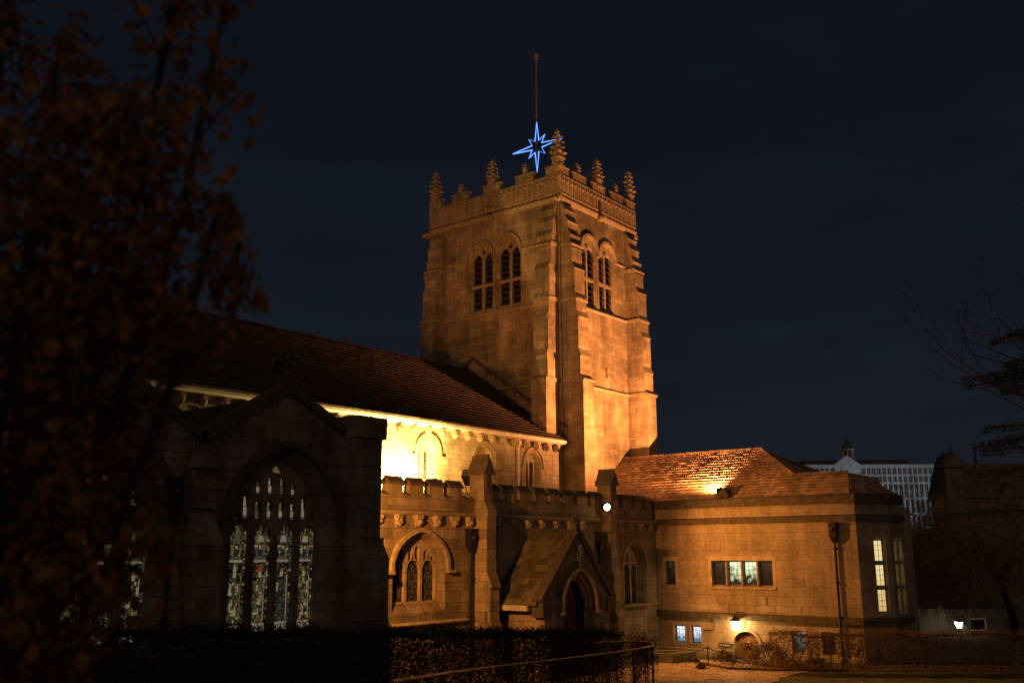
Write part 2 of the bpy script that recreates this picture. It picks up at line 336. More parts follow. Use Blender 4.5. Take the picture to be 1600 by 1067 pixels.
def opening(c, half, sill, spring, rise, n=14, pointed=True):
    return [(c-half, sill), (c+half, sill)] + arc(c, half, spring, rise, n, pointed)
def ring(mb, fr, pin, pout, w0, w1, mi=None):
    n = len(pin); a = [fr.p(*p, w1) for p in pin]; b = [fr.p(*p, w1) for p in pout]; a0 = [fr.p(*p, w0) for p in pin]; b0 = [fr.p(*p, w0) for p in pout]
    mb.add(a+b+a0+b0, [(i, i+1, n+i+1, n+i) for i in range(n-1)] + [(i, 2*n+i, 2*n+i+1, i+1) for i in range(n-1)] + [(n+i, n+i+1, 3*n+i+1, 3*n+i) for i in range(n-1)]
           + [(0, n, 3*n, 2*n), (n-1, 3*n-1+0, 4*n-1, 2*n-1)][:1], mi)
def hood(mb, fr, c, half, spring, rise, t=.12, gap=.02, w=.1, stop=.3, pointed=True, mi=None, n=14):
    pin = arc(c, half+gap, spring, rise+gap, n, pointed); pout = arc(c, half+gap+t, spring, rise+gap+t, n, pointed)
    ring(mb, fr, pin, pout, 0, w, mi)
    for sg in (-1, 1) if stop is not None else ():
        a = c+sg*(half+gap+t/2)
        extr(mb, fr, [(a-t/2, spring-.12), (a+t/2, spring-.12), (a+t/2, spring), (a-t/2, spring)], 0, w, mi=mi)
        if stop:
            a0, a1 = sorted((a-sg*t/2, a+sg*(t/2+stop)))
            extr(mb, fr, [(a0, spring-.22), (a1, spring-.22), (a1, spring-.10), (a0, spring-.10)], 0, w*1.3, mi=mi)
def course(mb, fr, a0, a1, z0, z1, w, mi=None, slope=.5):
    # a moulded string: weathered top, undercut foot
    h = z1-z0; pr = [(0, z0), (w*.55, z0+h*.1), (w, z0+h*.45), (w, z0+h*.62), (0, z1)]
    l = [fr.p(a0, z, ww) for ww, z in pr]; k = [fr.p(a1, z, ww) for ww, z in pr]; n = len(pr)
    mb.add(l+k, [(i, n+i, n+i+1, i+1) for i in range(n-1)] + [tuple(range(n)), tuple(range(2*n-1, n-1, -1))], mi)
def prof_extr(mb, fr, a0, a1, prof, mi=None):
    # closed profile of (w, z) pushed along the wall
    n = len(prof); l = [fr.p(a0, z, w) for w, z in prof]; k = [fr.p(a1, z, w) for w, z in prof]
    mb.add(l+k, [(i, n+i, n+(i+1) % n, (i+1) % n) for i in range(n)], mi)
    for s_, q in ((0, l), (1, k)):
        mb.add(q, [tuple(t) for t in tessellate_polygon([q])], mi)
def slates(mb, e0, e1, t0, t1, n, sw, t=.03, jit=.10, mi=None, rng=random, tv=.3):
    e0, e1, t0, t1 = map(Vector, (e0, e1, t0, t1)); nm = (e1-e0).cross(t0-e0).normalized()
    if nm.z < 0: nm = -nm
    for k in range(n):
        v0 = k/n; v1 = min(1, (k+1.3)/n)
        la, lb = e0.lerp(t0, v0), e1.lerp(t1, v0); ua, ub = e0.lerp(t0, v1), e1.lerp(t1, v1)
        W_ = (lb-la).length; m = max(1, int(W_/sw)); cuts = [0]
        for i in range(1, m): cuts.append((i+rng.uniform(-.32, .32))/m)
        cuts.append(1)
        for i in range(m):
            a, b = cuts[i]+.004/max(W_, .1), cuts[i+1]-.004/max(W_, .1)
            dv = (ua-la)*(rng.uniform(-jit, jit)*(n and 1)); tt = t*rng.uniform(1-tv, 1+tv)
            p0 = la.lerp(lb, a)+dv+nm*tt; p1 = la.lerp(lb, b)+dv+nm*tt*rng.uniform(1-tv*.5, 1+tv*.5)
            q0 = ua.lerp(ub, a)+nm*tt*.12; q1 = ua.lerp(ub, b)+nm*tt*.12
            b0 = p0-nm*tt*1.1; b1 = p1-nm*tt*1.1
            mb.add([p0, p1, q1, q0, b0, b1], [(0, 1, 2, 3), (4, 5, 1, 0), (4, 0, 3), (5, 2, 1)], mi)
    mb.add([e0, e1, t1, t0], [(0, 1, 2, 3)], mi)

def tag(o, label=None, cat=None, group=None, kind=None):
    if label: o['label'] = label
    if cat: o['category'] = cat
    if group: o['group'] = group
    if kind: o['kind'] = kind
    return o
def build(name, mb, mats, parent=None, bevel=0, smooth=False, origin=None):
    me = bpy.data.meshes.new(name)
    off = Vector(origin) if origin else Vector((0, 0, 0))
    me.from_pydata([tuple(v-off) for v in mb.v], [], mb.f)
    if not isinstance(mats, (list, tuple)): mats = [mats]
    for m in mats: me.materials.append(m)
    me.polygons.foreach_set('material_index', mb.m)
    if smooth: me.polygons.foreach_set('use_smooth', [True]*len(mb.f))
    me.update(); me.validate()
    o = bpy.data.objects.new(name, me); COL.objects.link(o)
    if parent:
        o.parent = parent
        o.location = off - WLOC(parent)
    else: o.location = off
    if bevel:
        bm = bmesh.new(); bm.from_mesh(me); bmesh.ops.remove_doubles(bm, verts=bm.verts, dist=.0005); bm.to_mesh(me); bm.free()
        b = o.modifiers.new('bevel', 'BEVEL'); b.width = bevel; b.segments = 1; b.limit_method = 'ANGLE'; b.angle_limit = R(40)
    return o
def WLOC(o):
    v = Vector(o.location)
    while o.parent: o = o.parent; v += Vector(o.location)
    return v
def thing(name, label, cat, loc, group=None):
    o = bpy.data.objects.new(name, None); COL.objects.link(o); o.location = loc; o.empty_display_size = .5
    return tag(o, label, cat, group)
def copy_part(o, parent, wloc):
    c = o.copy(); COL.objects.link(c); c.parent = parent; c.location = Vector(wloc) - WLOC(parent); return c

def terr(x, y):
    d = x*math.cos(A_)+y*math.sin(A_)
    z = max(3.1-.085*max(d, -6), -.45)
    if d > 60: z = -.45 - min(d-60, 40)*.02 + max(0, d-150)*.03
    if d > 700: z = -.45-.8+16.5+(d-700)*.03
    # the sunk area before the hall's low door
    if 45.75 < x < 49 and 20.7 < y < 24.2: z = -1.35
    return z
exec_order = []
# ================================================================== SETTING
def make_ground():
    mb = MB(); xs = [-60, -40, -25, -15, -8] + [i for i in range(-5, 44, 2)] + [44, 45, 45.7, 45.8, 46.5, 47.3, 48.9, 49.1, 50, 52, 55, 60, 66, 72, 80, 95, 110, 140, 180, 230, 300, 380, 460, 540, 650, 800, 1100, 1600, 2600]
    ys = [-500, -300, -180, -100, -60, -40, -25, -15] + [i for i in range(-10, 18, 2)] + [18, 19, 20, 20.6, 20.8, 22, 24.1, 24.3, 25, 26, 28, 32, 38, 45, 55, 70, 90, 120, 160, 200, 260, 340, 450, 600, 900, 1500, 2400]
    ny = len(ys)
    mb.add([(x, y, terr(x, y)) for x in xs for y in ys], [(i*ny+j, (i+1)*ny+j, (i+1)*ny+j+1, i*ny+j+1) for i in range(len(xs)-1) for j in range(ny-1)])
    tag(build('ground', mb, GRASS, smooth=False), kind='structure')
make_ground()
def strip(name, left, right, mat, dz, kind='structure', n=10):
    # a sheet between two polylines, laid on the ground
    mb = MB(); L_ = len(left); rows = []
    for i in range(L_-1):
        for k in range(n if i < L_-2 else n+1):
            t = k/n; a = Vector(left[i]).lerp(Vector(left[i+1]), t); b = Vector(right[i]).lerp(Vector(right[i+1]), t)
            rows.append([a.lerp(b, j/n) for j in range(n+1)])
    vs = [(p.x, p.y, max(terr(p.x, p.y), -.45)+dz) for r in rows for p in r]; m = n+1
    mb.add(vs, [(i*m+j, (i+1)*m+j, (i+1)*m+j+1, i*m+j+1) for i in range(len(rows)-1) for j in range(n)])
    return tag(build(name, mb, mat), kind=kind)
strip('path', [(24, 10.5), (33.6, 15.4), (41.0, 17.4), (43.2, 17.2)], [(23, 13.2), (31.2, 18.2), (36, 24.3), (44.8, 24.9)], PATHM, .03)
strip('path', [(36, 24.3), (34.2, 24.3)], [(40.5, 22.3), (33.2, 20.9)], PATHM, .036)
strip('planting_bed', [(41.7, 20.3), (43.2, 17.4), (47.5, 11.0), (54, 4)], [(45.7, 24.1), (46.6, 18), (50.5, 13.2), (57, 6.5)], SOIL, .02)
# kerb of the planting bed
mb = MB(); kp = [(44.0, 24.1), (42.6, 22.2), (41.55, 20.4), (42.1, 18.7), (43.1, 17.2), (44.0, 15.9)]
for a, b in zip(kp[:-1], kp[1:]):
    a, b = Vector((*a, -.45)), Vector((*b, -.45)); d = (b-a).normalized(); n = Vector((-d.y, d.x, 0))*.06
    mb.add([a-n, b-n, b+n, a+n]+[v+Z*.13 for v in (a-n, b-n, b+n, a+n)], [(4, 5, 6, 7), (0, 1, 5, 4), (1, 2, 6, 5), (2, 3, 7, 6), (3, 0, 4, 7)])
tag(build('kerb', mb, DRESSD), kind='structure')

# ================================================================== CHURCH
church = thing('church', 'large gothic stone church with battlemented tower, floodlit orange at night', 'church', (44.8, 31.5, -.45))

# ---------- tower
TX0, TX1, TY0, TY1, TTOP = 44.8, 53.2, 31.5, 41.75, 25.35
fX, fYt = FX(TX0), FY(TY0)
mb = MB()
def bel_open(c, half=.98, extra=0): return opening(c, half+extra, 19.30-extra*.3, 22.45, .98+extra*.4, 12, False)
belX = (37.62, 35.42); belY = (47.82, 49.85)
HB = .99
def bel_holes(cs, half, d):
    return [(opening(c, half, 19.28, 22.75, half*1.1, 12, False), opening(c, half-.13, 19.42, 22.75, (half-.13)*1.1, 12, False), d) for c in cs]
HBY = .88
wall(mb, fX, [(TY0, -1), (TY1, -1), (TY1, TTOP), (TY0, TTOP)], bel_holes(belX, HB, .3))
slit = [(49.45, 15.1), (49.68, 15.1), (49.68, 15.8), (49.45, 15.8)]
wall(mb, fYt, [(TX0, -1), (TX1, -1), (TX1, TTOP), (TX0, TTOP)], bel_holes(belY, HBY, .16)+[(slit, slit, .35)])
mb.add([(TX1, TY0, -1), (TX1, TY1, -1), (TX1, TY1, TTOP), (TX1, TY0, TTOP), (TX0, TY1, -1), (TX0, TY1, TTOP)], [(0, 1, 2, 3), (1, 4, 5, 2)])
mb.add([(TX0, TY0, TTOP), (TX1, TY0, TTOP), (TX1, TY1, TTOP), (TX0, TY1, TTOP)], [(0, 1, 2, 3)])
tower = build('tower', mb, STONE, church)
mb = MB(); pane(mb, fYt, slit, -.33); build('slit_window', mb, VOID, tower)
# strings and cornice
mb = MB()
def spans(lo, hi, cs, half):   # the string at springing level runs between the hoods
    ed = [lo]
    for c in sorted(cs): ed += [c-half-.15, c+half+.15]
    ed.append(hi); return [(ed[i], ed[i+1]) for i in range(0, len(ed), 2) if ed[i+1]-ed[i] > .1]
for fr, lo, hi, cs, hf in ((fX, TY0+1.05, TY1-1.05, belX, HB), (fYt, TX0+1.05, TX1-1.05, belY, HBY)):
    for z0, z1, w in ((18.98, 19.2, .16), (14.2, 14.42, .18)): mb = MB(); course(mb, fr, lo, hi, z0, z1, w); build('string_course', mb, DRESS, tower)
    for a, b in spans(lo, hi, cs, hf): mb = MB(); course(mb, fr, a, b, 22.66, 22.82, .10); build('string_course', mb, DRESS, tower)
mb = MB()
e = .22
course(mb, fX, TY0-e, TY1+e, 25.2, 25.62, e, 0); course(mb, fYt, TX0-e+.003, TX1+e, 25.2, 25.62, e+.003, 0)
for c in (36.6,):
    mb.blob((TX0-.35, c, 25.15), .42, .2, .2, jit=.2)
for c in (TX1+.55,): mb.box((TX1-.02, TY0-.1, 25.05), (c, TY0+.28, 25.28))
mb.box((TX0-.45, TY1-.05, 25.0), (TX0+.1, TY1+.5, 25.22))
for c in (48.95,):
    mb.blob((c, TY0-.35, 25.15), .2, .42, .2, jit=.2)
build('cornice', mb, CARVE, tower)
# hoods
for fr, cs, hf in ((fX, belX, HB), (fYt, belY, HBY)):
    for c in cs: mb = MB(); hood(mb, fr, c, hf, 22.75, hf*1.1, .15, .0, .17, 0, False); build('hood_mould', mb, DRESS, tower)
# belfry windows: stone tracery plate, louvres behind
def bel_window(fr, c, half, d):
    mb = MB(); out = opening(c, half, 19.42, 22.75, half*1.1, 12, False)
    lw = (half*2-.15-.03)/2; holes = []
    for sg in (-1, 1):
        lc = c+sg*(.08+lw/2); hl = lw/2
        holes.append([(lc-hl, 19.5), (lc+hl, 19.5), (lc+hl, 20.98), (lc-hl, 20.98)])
        holes.append([(lc-hl, 21.14), (lc+hl, 21.14)] + arc(lc, hl, 22.70, hl*1.3, 7))
    if half > .7: holes.append([(c-.16, 23.26), (c, 23.0), (c+.16, 23.26), (c+.13, 23.38), (c, 23.5), (c-.13, 23.38)])
    extr(mb, fr, out, -d-.18, -d+.02, holes, 0)
    for sg in (-1, 1):
        lc = c+sg*(.08+lw/2); hl = lw/2+.03
        for z in (19.55, 19.93, 20.31, 20.69, 21.2, 21.58, 21.96, 22.34, 22.7):
            prof_extr(mb, fr, lc-hl, lc+hl, [(-d-.0, z), (-d-.0, z+.06), (-d-.46, z+.38), (-d-.46, z+.32)], 1)
        for z in (20.98, 19.5): pass
    pane(mb, fr, opening(c, half+.05, 19.4, 22.75, half*1.13, 12, False), -d-.5, 2)
    return build('belfry_window', mb, [DRESS, LOUV, VOID], tower)
for c in belX: bel_window(fX, c, HB-.13, .3)
for c in belY: bel_window(fYt, c, HBY-.13, .16)
# angle buttresses with set-offs
def butt_prof(base, steps, bottom):
    pr = [(-.05, bottom)]; w = base; pr.append((w, bottom))
    for z, nw, dz in steps:
        pr += [(w, z-dz), (w+.06, z-dz), (w+.06, z-dz+.05), (nw, z)]; w = nw
    pr[-1] = (pr[-1][0], pr[-1][1]); pr.append((w, pr[-1][1]+.02)); pr.append((-.05, pr[-1][1]))
    return pr
TST = [(10.4, 1.42, .0), (14.55, 1.22, .35), (16.1, 1.10, .45), (18.35, .98, .4), (19.45, .88, .35), (21.35, .74, .45), (22.55, .62, .4), (23.4, .50, .4), (24.25, .36, .4), (25.05, .12, .45)]
TST = [(14.55, 1.22, .35), (16.1, 1.12, .45), (18.35, 1.02, .4), (19.45, .92, .35), (21.35, .76, .45), (22.55, .64, .4), (23.4, .50, .4), (24.25, .34, .4), (25.05, .10, .45)]
def tower_butt(fr, a0, a1, extra=0):
    mb = MB(); pr = butt_prof(1.38, TST, -1); prof_extr(mb, fr, a0, a1, pr, 0)
    for z, w in ((19.08, 1.0), (22.44, .74), (14.3, 1.38)):
        for f2, b0, b1, wf in ((fr, a0-.07, a1+.07, w+.08),):
            l0 = z-.1; mbp = [(-.02, l0), (wf, l0), (wf+.02, l0+.1), (wf-.06, l0+.2), (-.02, l0+.2)]
            prof_extr(mb, f2, b0, b1, mbp, 1)
    return build('buttress', mb, [STONE, DRESS], tower)
tower_butt(fX, 31.62, 32.68); tower_butt(fYt, 44.92, 45.98)
tower_butt(fX, 40.6, 41.66); tower_butt(fYt, 52.05, 53.1)
fXb = Fr((TX1, 0, 0), (0, 1, 0), (1, 0, 0)); fYb = Fr((0, TY1, 0), (1, 0, 0), (0, 1, 0))
tower_butt(fXb, 31.62, 32.68); tower_butt(fYb, 44.92, 45.98)
# parapet: panelled, battlemented
mb = MB()
def parapet(fr, lo, hi, mid):
    w = .16
    def blk(a0, a1, z0, z1, ww=w, t=.32, cap=True):
        extr(mb, fr, [(a0, z0), (a1, z0), (a1, z1), (a0, z1)], ww-t, ww, mi=0, back=True)
        if cap: prof_extr(mb, fr, a0-.05, a1+.05, [(ww-t-.05, z1), (ww+.06, z1), (ww+.04, z1+.07), (ww-.1, z1+.16), (ww-t-.05, z1+.12)], 1)
    blk(lo, hi, 25.6, 26.82)
    L_ = hi-lo
    # merlons: half ones at the ends, three between (middle one under the tall pinnacle)
    cen = [lo+L_*.25, lo+L_*.5, lo+L_*.75]
    blk(lo, lo+1.0, 26.821, 27.40); blk(hi-1.0, hi, 26.821, 27.40)
    for c in cen: blk(c-.68, c+.68, 26.821, 27.40)
    # blind panels: thin ribs
    a = lo+.2
    while a < hi-.1:
        extr(mb, fr, [(a, 25.66), (a+.09, 25.66), (a+.09, 26.75), (a, 26.75)], w, w+.05, mi=1); a += .42
    a = lo+.41
    while a < hi-.3:
        mb.blob(tuple(fr.p(a, 26.52, w+.02)), .11, .11, .10, 1, 6, 4, .2); a += .42
    extr(mb, fr, [(lo, 25.62), (hi, 25.62), (hi, 25.74), (lo, 25.74)], w, w+.045, mi=1)
    return cen
cX = parapet(fX, TY0-.152, TY1+.152, 0); cY = parapet(fYt, TX0-.162, TX1+.16, 0)
parapet(fXb, TY0+.3, TY1-.3, 0); parapet(fYb, TX0+.3, TX1-.3, 0)
build('parapet', mb, [STONE, CARVE], tower)
def pinnacle_mesh(hs, hp, s, ncr):
    mb = MB(); mb.taper((0, 0), s*1.25, s*1.25, -.05, .12); mb.taper((0, 0), s, s, .12, hs); mb.taper((0, 0), s*1.3, s*1.3, hs, hs+.1)
    for k in range(4):      # little gablets round the foot of the spirelet
        a = k*math.pi/2; d = Vector((math.cos(a), math.sin(a), 0)); q = Vector((-d.y, d.x, 0))
        p = d*s*.78+Z*(hs+.1); mb.add([p-q*s*.6, p+q*s*.6, p+Z*s*1.3, p-q*s*.6-d*s*.5, p+q*s*.6-d*s*.5, p+Z*s*1.3-d*s*.6], [(0, 1, 2), (0, 2, 5, 3), (1, 4, 5, 2)])
    mb.taper((0, 0), s*.82, .05, hs+.1, hs+hp, n=8, rot=math.pi/8)
    for i in range(ncr):
        t = (i+.5)/ncr*.82; z = hs+.15+t*hp; rr = s*.82*(1-t)+.05*t
        for k in range(4):
            a = k*math.pi/2+math.pi/4; cs = .15*(1-t*.42)*s/.36
            mb.blob((math.cos(a)*(rr+cs*.75), math.sin(a)*(rr+cs*.75), z+cs*.45), cs*1.15, cs*1.15, cs*.8, None, 6, 4, .25)
    z = hs+hp
    for k in range(4):
        a = k*math.pi/2+math.pi/4; mb.blob((math.cos(a)*.12*s/.36, math.sin(a)*.12*s/.36, z-.05), .10*s/.36, .10*s/.36, .08, None, 6, 4, .2)
    mb.blob((0, 0, z+.1), .07, .07, .13, None, 6, 4)
    return mb
big = build('pinnacle', pinnacle_mesh(.55, 1.75, .36, 4), CARVE, tower, origin=(0, 0, 0))
big.location = Vector((TX0+.12, TY0+.12, 27.38)) - WLOC(tower)
for p in ((TX0+.12, TY1-.12, 27.38), (TX1-.12, TY0+.12, 27.38), (TX1-.12, TY1-.12, 27.38), (TX0-.02, cX[1], 27.3), (cY[1], TY0-.02, 27.3)):
    c = copy_part(big, tower, p); c.rotation_euler = (random.uniform(-.02, .02), random.uniform(-.02, .02), random.choice((0, 1, 2))*math.pi/2); k = .78 if p[2] < 27.35 else .94; c.scale = (max(k, .88),)*2+(k*random.uniform(.97, 1.03),)
sml = build('small_pinnacle', pinnacle_mesh(.45, .62, .20, 2), CARVE, tower, origin=(0, 0, 0))
sml.scale = (.85, .85, .68); sml.location = Vector((TX0, cX[0], 27.4)) - WLOC(tower)
for p in ((TX0, cX[2], 27.4), (cY[0], TY0, 27.4), (cY[2], TY0, 27.4)): c = copy_part(sml, tower, p); c.rotation_euler = (0, 0, random.choice((0, 1, 2))*math.pi/2)
mb = MB(); mb.add([(TX0, TY0, 25.9), (TX1, TY0, 25.9), (TX1, TY1, 25.9), (TX0, TY1, 25.9)], [(0, 1, 2, 3)]); build('tower_roof', mb, LEAD, tower)

# ---------- nave: clerestory wall, roof
CY = 31.5; fC = FY(CY); NX0, NX1 = -2.0, 44.72
clx = [12.3, 16.5, 20.7, 24.9, 29.1, 33.65, 37.85, 42.0]
mb = MB()
def cl_open(c, half): return opening(c, half, 7.95, 9.35, half*.95, 10, False)
wall(mb, fC, [(NX0, 6), (NX1, 6), (NX1, 10.75), (NX0, 10.75)], [(cl_open(c, .66), opening(c-.08, .50, 8.1, 9.35, .50, 10, False), .28) for c in clx])
mb.add([(NX0, CY, -1), (NX0, 44.9, -1), (NX0, 44.9, 10.7), (NX0, 38.2, 15.6), (NX0, CY, 10.7)], [(0, 1, 2, 3, 4)])
mb.add([(NX0, 44.9, -1), (NX1, 44.9, -1), (NX1, 44.9, 10.7), (NX0, 44.9, 10.7)], [(0, 1, 2, 3)])
nave = build('nave', mb, STONE3, church)
for c in clx: mb = MB(); hood(mb, fC, c, .74, 9.35, .74, .13, .06, .09, .12, False); build('hood_mould', mb, DRESS, nave)
for c in clx:
    mb = MB(); cc = c-.08; out = opening(cc, .52, 8.08, 9.35, .52, 10, False); holes = []
    for sg in (-1, 1):
        lc = cc+sg*.25; holes.append([(lc-.18, 8.14), (lc+.18, 8.14)] + arc(lc, .18, 9.25, .30, 6))
    extr(mb, fC, out, -.44, -.28, holes, 0)
    pane(mb, fC, out, -.40, 1)
    for sg in (-1, 1):
        lc = cc+sg*.25
        for a in (-.06, .06): mb.box(tuple(fC.p(lc+a-.006, 8.14, -.385)), tuple(fC.p(lc+a+.006, 9.5, -.37)), 2)
        for i in range(8): mb.box(tuple(fC.p(lc-.18, 8.28+i*.16, -.385)), tuple(fC.p(lc+.18, 8.292+i*.16, -.37)), 2)
    build('clerestory_window', mb, [DRESS, GLASSD, LEAD], nave)
# corbels under the eaves
mbc = MB(); rg = random.Random(3)
mbc.box((-.10, -.34, -.02), (.10, 0.02, .16)); mbc.blob((0, -.16, -.06), .12, .20, .16, None, 7, 5, .25, rg)
corb = build('corbel', mbc, CARVE, nave, origin=(0, 0, 0)); corb.location = Vector((14.5, CY, 10.38)) - WLOC(nave)
x = 15.45
while x < 44.3:
    copy_part(corb, nave, (x, CY, 10.38)); x += .95
mb = MB(); prof_extr(mb, fC, NX0, NX1+.0, [(0, 10.55), (.40, 10.62), (.44, 10.68), (.44, 10.80), (.30, 10.80), (.30, 10.72), (0, 10.72)]); build('gutter', mb, GUTTER, nave)
mb = MB(); mb.tube([(40.55, CY-.12, 10.6), (40.55, CY-.12, 7.2)], .055, 8); mb.box((40.42, CY-.24, 10.25), (40.68, CY-.02, 10.5)); build('downpipe', mb, GUTTER, nave)
mb = MB(); slates(mb, (NX0, CY-.42, 10.82), (44.35, CY-.42, 10.82), (NX0, 38.2, 15.6), (44.35, 38.2, 15.6), 25, .42, .065, .010, tv=.06)
slates(mb, (44.35, 44.9, 10.6), (NX0, 44.9, 10.6), (44.35, 38.2, 15.6), (NX0, 38.2, 15.6), 10, 1.5, .03)
roof = build('nave_roof', mb, TILE_N, church)
mb = MB(); x = NX0
while x < 44.2:
    x1 = min(x+.45, 44.3); s_ = random.uniform(-.02, .02)
    mb.add([(x, 37.98, 15.55+s_), (x1, 37.98, 15.55+s_), (x1, 38.2, 15.74+s_), (x, 38.2, 15.74+s_), (x1, 38.42, 15.55), (x, 38.42, 15.55)], [(0, 1, 2, 3), (3, 2, 4, 5), (0, 3, 5), (1, 4, 2)]); x += .455
build('ridge_tile', mb, TILE_N, roof)
mb = MB()   # weathering course up the tower, verge coping
p0, p1 = Vector((44.74, CY-.3, 11.6)), Vector((44.74, 38.2, 16.45))
mb.tube([p0, p1, (44.74, 41.3, 14.3)], .09, 4)
build('weathering_course', mb, DRESSD, roof)
mb = MB(); mb.add([(44.36, CY-.42, 10.80), (44.78, CY-.42, 10.80), (44.78, 38.2, 15.62), (44.36, 38.2, 15.62), (44.78, 44.9, 10.6), (44.36, 44.9, 10.6)], [(0, 1, 2, 3), (3, 2, 4, 5)])
build('lead_flashing', mb, LEAD, roof)

# ---------- aisle
AY = 27.14; fA = FY(AY); AX0, AX1 = 20.5, 47.22
mb = MB()
w1 = (opening(28.62, 1.5, 2.45, 4.15, 1.36, 12), opening(28.60, 1.3, 2.80, 4.15, 1.2, 12), .32)
w2 = (opening(45.0, 1.15, 1.75, 3.9, 1.35, 12), opening(44.92, .98, 2.0, 3.9, 1.15, 12), .45)
wd = (opening(35.84, 1.0, -.9, 1.6, 1.0, 10), opening(35.84, .95, -.9, 1.6, .95, 10), .4)
wall(mb, fA, [(AX0, -1.6), (AX1, -1.6), (AX1, 6.3), (AX0, 6.3)], [w1, w2, wd])
mb.add([(AX0, AY+.45, 6.55), (AX1, AY+.45, 6.55), (AX1, CY+.02, 7.6), (AX0, CY+.02, 7.6)], [(0, 1, 2, 3)], 1)
aisle = build('aisle', mb, [STONE2, LEAD], church)
def aisle_window(c, half, sill, spring, rise, nl, d, glass):
    mb = MB(); out = opening(c, half, sill, spring, rise, 12); holes = []; mw = .13; lw = (2*half-.08-(nl-1)*mw)/nl
    for i in range(nl):
        lc = c-half+.04+lw/2+i*(lw+mw); hs = spring+.12
        holes.append([(lc-lw/2, sill+.06), (lc+lw/2, sill+.06)] + arc(lc, lw/2, hs-.25, lw*.7, 6))
        for sg in (-1, 1):
            pc = lc+sg*lw*.25; ww = lw*.17
            t = min(1, abs(pc-c)/half); top = spring+rise*math.sqrt(max(0, 1-t*t))*.80-.08
            b0 = hs+.16
            if top-b0 > .15: holes.append([(pc-ww, b0), (pc+ww, b0), (pc+ww, top-ww), (pc, top), (pc-ww, top-ww)])
    extr(mb, fA, out, -d-.2, -d, holes, 0); pane(mb, fA, out, -d-.13, 1)
    for i in range(nl):
        lc = c-half+.04+lw/2+i*(lw+mw); z = sill+.2
        while z < spring-.2:
            mb.box(tuple(fA.p(lc-lw/2, z, -d-.125)), tuple(fA.p(lc+lw/2, z+.015, -d-.11)), 2); z += .22
        for a in (-.2, 0, .2): mb.box(tuple(fA.p(lc+a*lw-.006, sill, -d-.125)), tuple(fA.p(lc+a*lw+.006, spring-.05, -d-.11)), 2)
    return build('aisle_window', mb, [DRESS, glass, LEAD], aisle)
def leadglass():
    m, t, b = new_mat('old_leaded_glass', .25); L = t.links.new
    g = N(t, 'ShaderNodeNewGeometry'); v = N(t, 'ShaderNodeTexVoronoi'); v.inputs['Scale'].default_value = 11; L(g.outputs['Position'], v.inputs['Vector'])
    rp = N(t, 'ShaderNodeValToRGB'); rp.color_ramp.elements[0].color = (.006, .006, .008, 1); rp.color_ramp.elements[0].position = .35
    rp.color_ramp.elements[1].color = (.10, .11, .13, 1); rp.color_ramp.elements[1].position = .9
    sp = N(t, 'ShaderNodeSeparateColor'); L(v.outputs['Color'], sp.inputs[0]); L(sp.outputs[0], rp.inputs[0]); L(rp.outputs[0], b.inputs['Base Color'])
    return m
LGL = leadglass()
aisle_window(28.60, 1.3, 2.80, 4.15, 1.2, 3, .32, LGL)
aisle_window(44.92, .98, 2.0, 3.9, 1.15, 3, .45, LGL)
mb = MB(); hood(mb, fA, 28.62, 1.5, 4.15, 1.36, .16, .03, .15, .28); build('hood_mould', mb, DRESS, aisle)
mb = MB(); hood(mb, fA, 45.0, 1.15, 3.9, 1.35, .12, .03, .06, 0); build('hood_mould', mb, DRESS, aisle)
mb = MB(); pane(mb, fA, opening(35.84, .96, -.9, 1.6, .95, 10), -.38)
for i in range(7): mb.box(tuple(fA.p(34.95+i*.29, -.9, -.37)), tuple(fA.p(34.97+i*.29, 2.2, -.35)))
build('inner_door', mb, OAK, aisle)
for a, b in ((AX0, 31.9), (32.5, 41.9), (42.5, AX1)):
    mb = MB(); course(mb, fA, a, b, 6.18, 6.42, .22); build('string_course', mb, DRESS, aisle)
for a, b in ((AX0, 31.9), (43.5, 47.2)): mb = MB(); course(mb, fA, a, b, 1.92, 2.1, .16); build('string_course', mb, DRESS, aisle)
mb = MB(); mb.box((AX0, AY-.12, -1.6), (31.9, AY+.002, 1.0)); build('plinth', mb, DRESS, aisle)
# battlements
mb = MB()
def merlon(fr, a0, a1, z0, z1, t=.34, ww=.06):
    extr(mb, fr, [(a0, z0), (a1, z0), (a1, z1), (a0, z1)], ww-t, ww, mi=0, back=True)
    c = (ww-t+ww)/2
    prof_extr(mb, fr, a0-.06, a1+.06, [(ww-t-.07, z1-.06), (ww+.07, z1-.06), (ww+.06, z1+.03), (c, z1+.27), (ww-t-.06, z1+.03)], 1)
for a, b in ((AX0, 31.88), (32.52, 41.88), (42.52, 46.9)):
    extr(mb, fA, [(a, 6.42), (b, 6.42), (b, 6.98), (a, 6.98)], -.28, .06, mi=0, back=True)
    x = a+.15 if a > 25 else a+.35
    while x+.7 < b+.1:
        merlon(fA, x, min(x+.78, b), 6.981, 7.42); 
        if x+1.18 < b: prof_extr(mb, fA, x+.84, x+1.14, [(-.34, 6.93), (.12, 6.93), (.10, 7.0), (-.11, 7.09), (-.32, 7.0)], 1)
        x += 1.18
build('parapet', mb, [STONE2, DRESSD], aisle)
mbc = MB(); rg = random.Random(5)
mbc.box((-.17, -.2, .06), (.17, .02, .2)); mbc.add([(-.15, -.19, .06), (.15, -.19, .06), (.13, .02, .06), (-.13, .02, .06), (-.07, -.05, -.2), (.07, -.05, -.2), (.07, .02, -.22), (-.07, .02, -.22)], [(0, 1, 5, 4), (1, 2, 6, 5), (3, 0, 4, 7)]); mbc.blob((0, -.13, -.03), .12, .11, .12, None, 7, 5, .35, rg)
gc = build('grotesque_corbel', mbc, CARVE, aisle, origin=(0, 0, 0)); gc.location = Vector((24.0, AY, 5.98)) - WLOC(aisle)
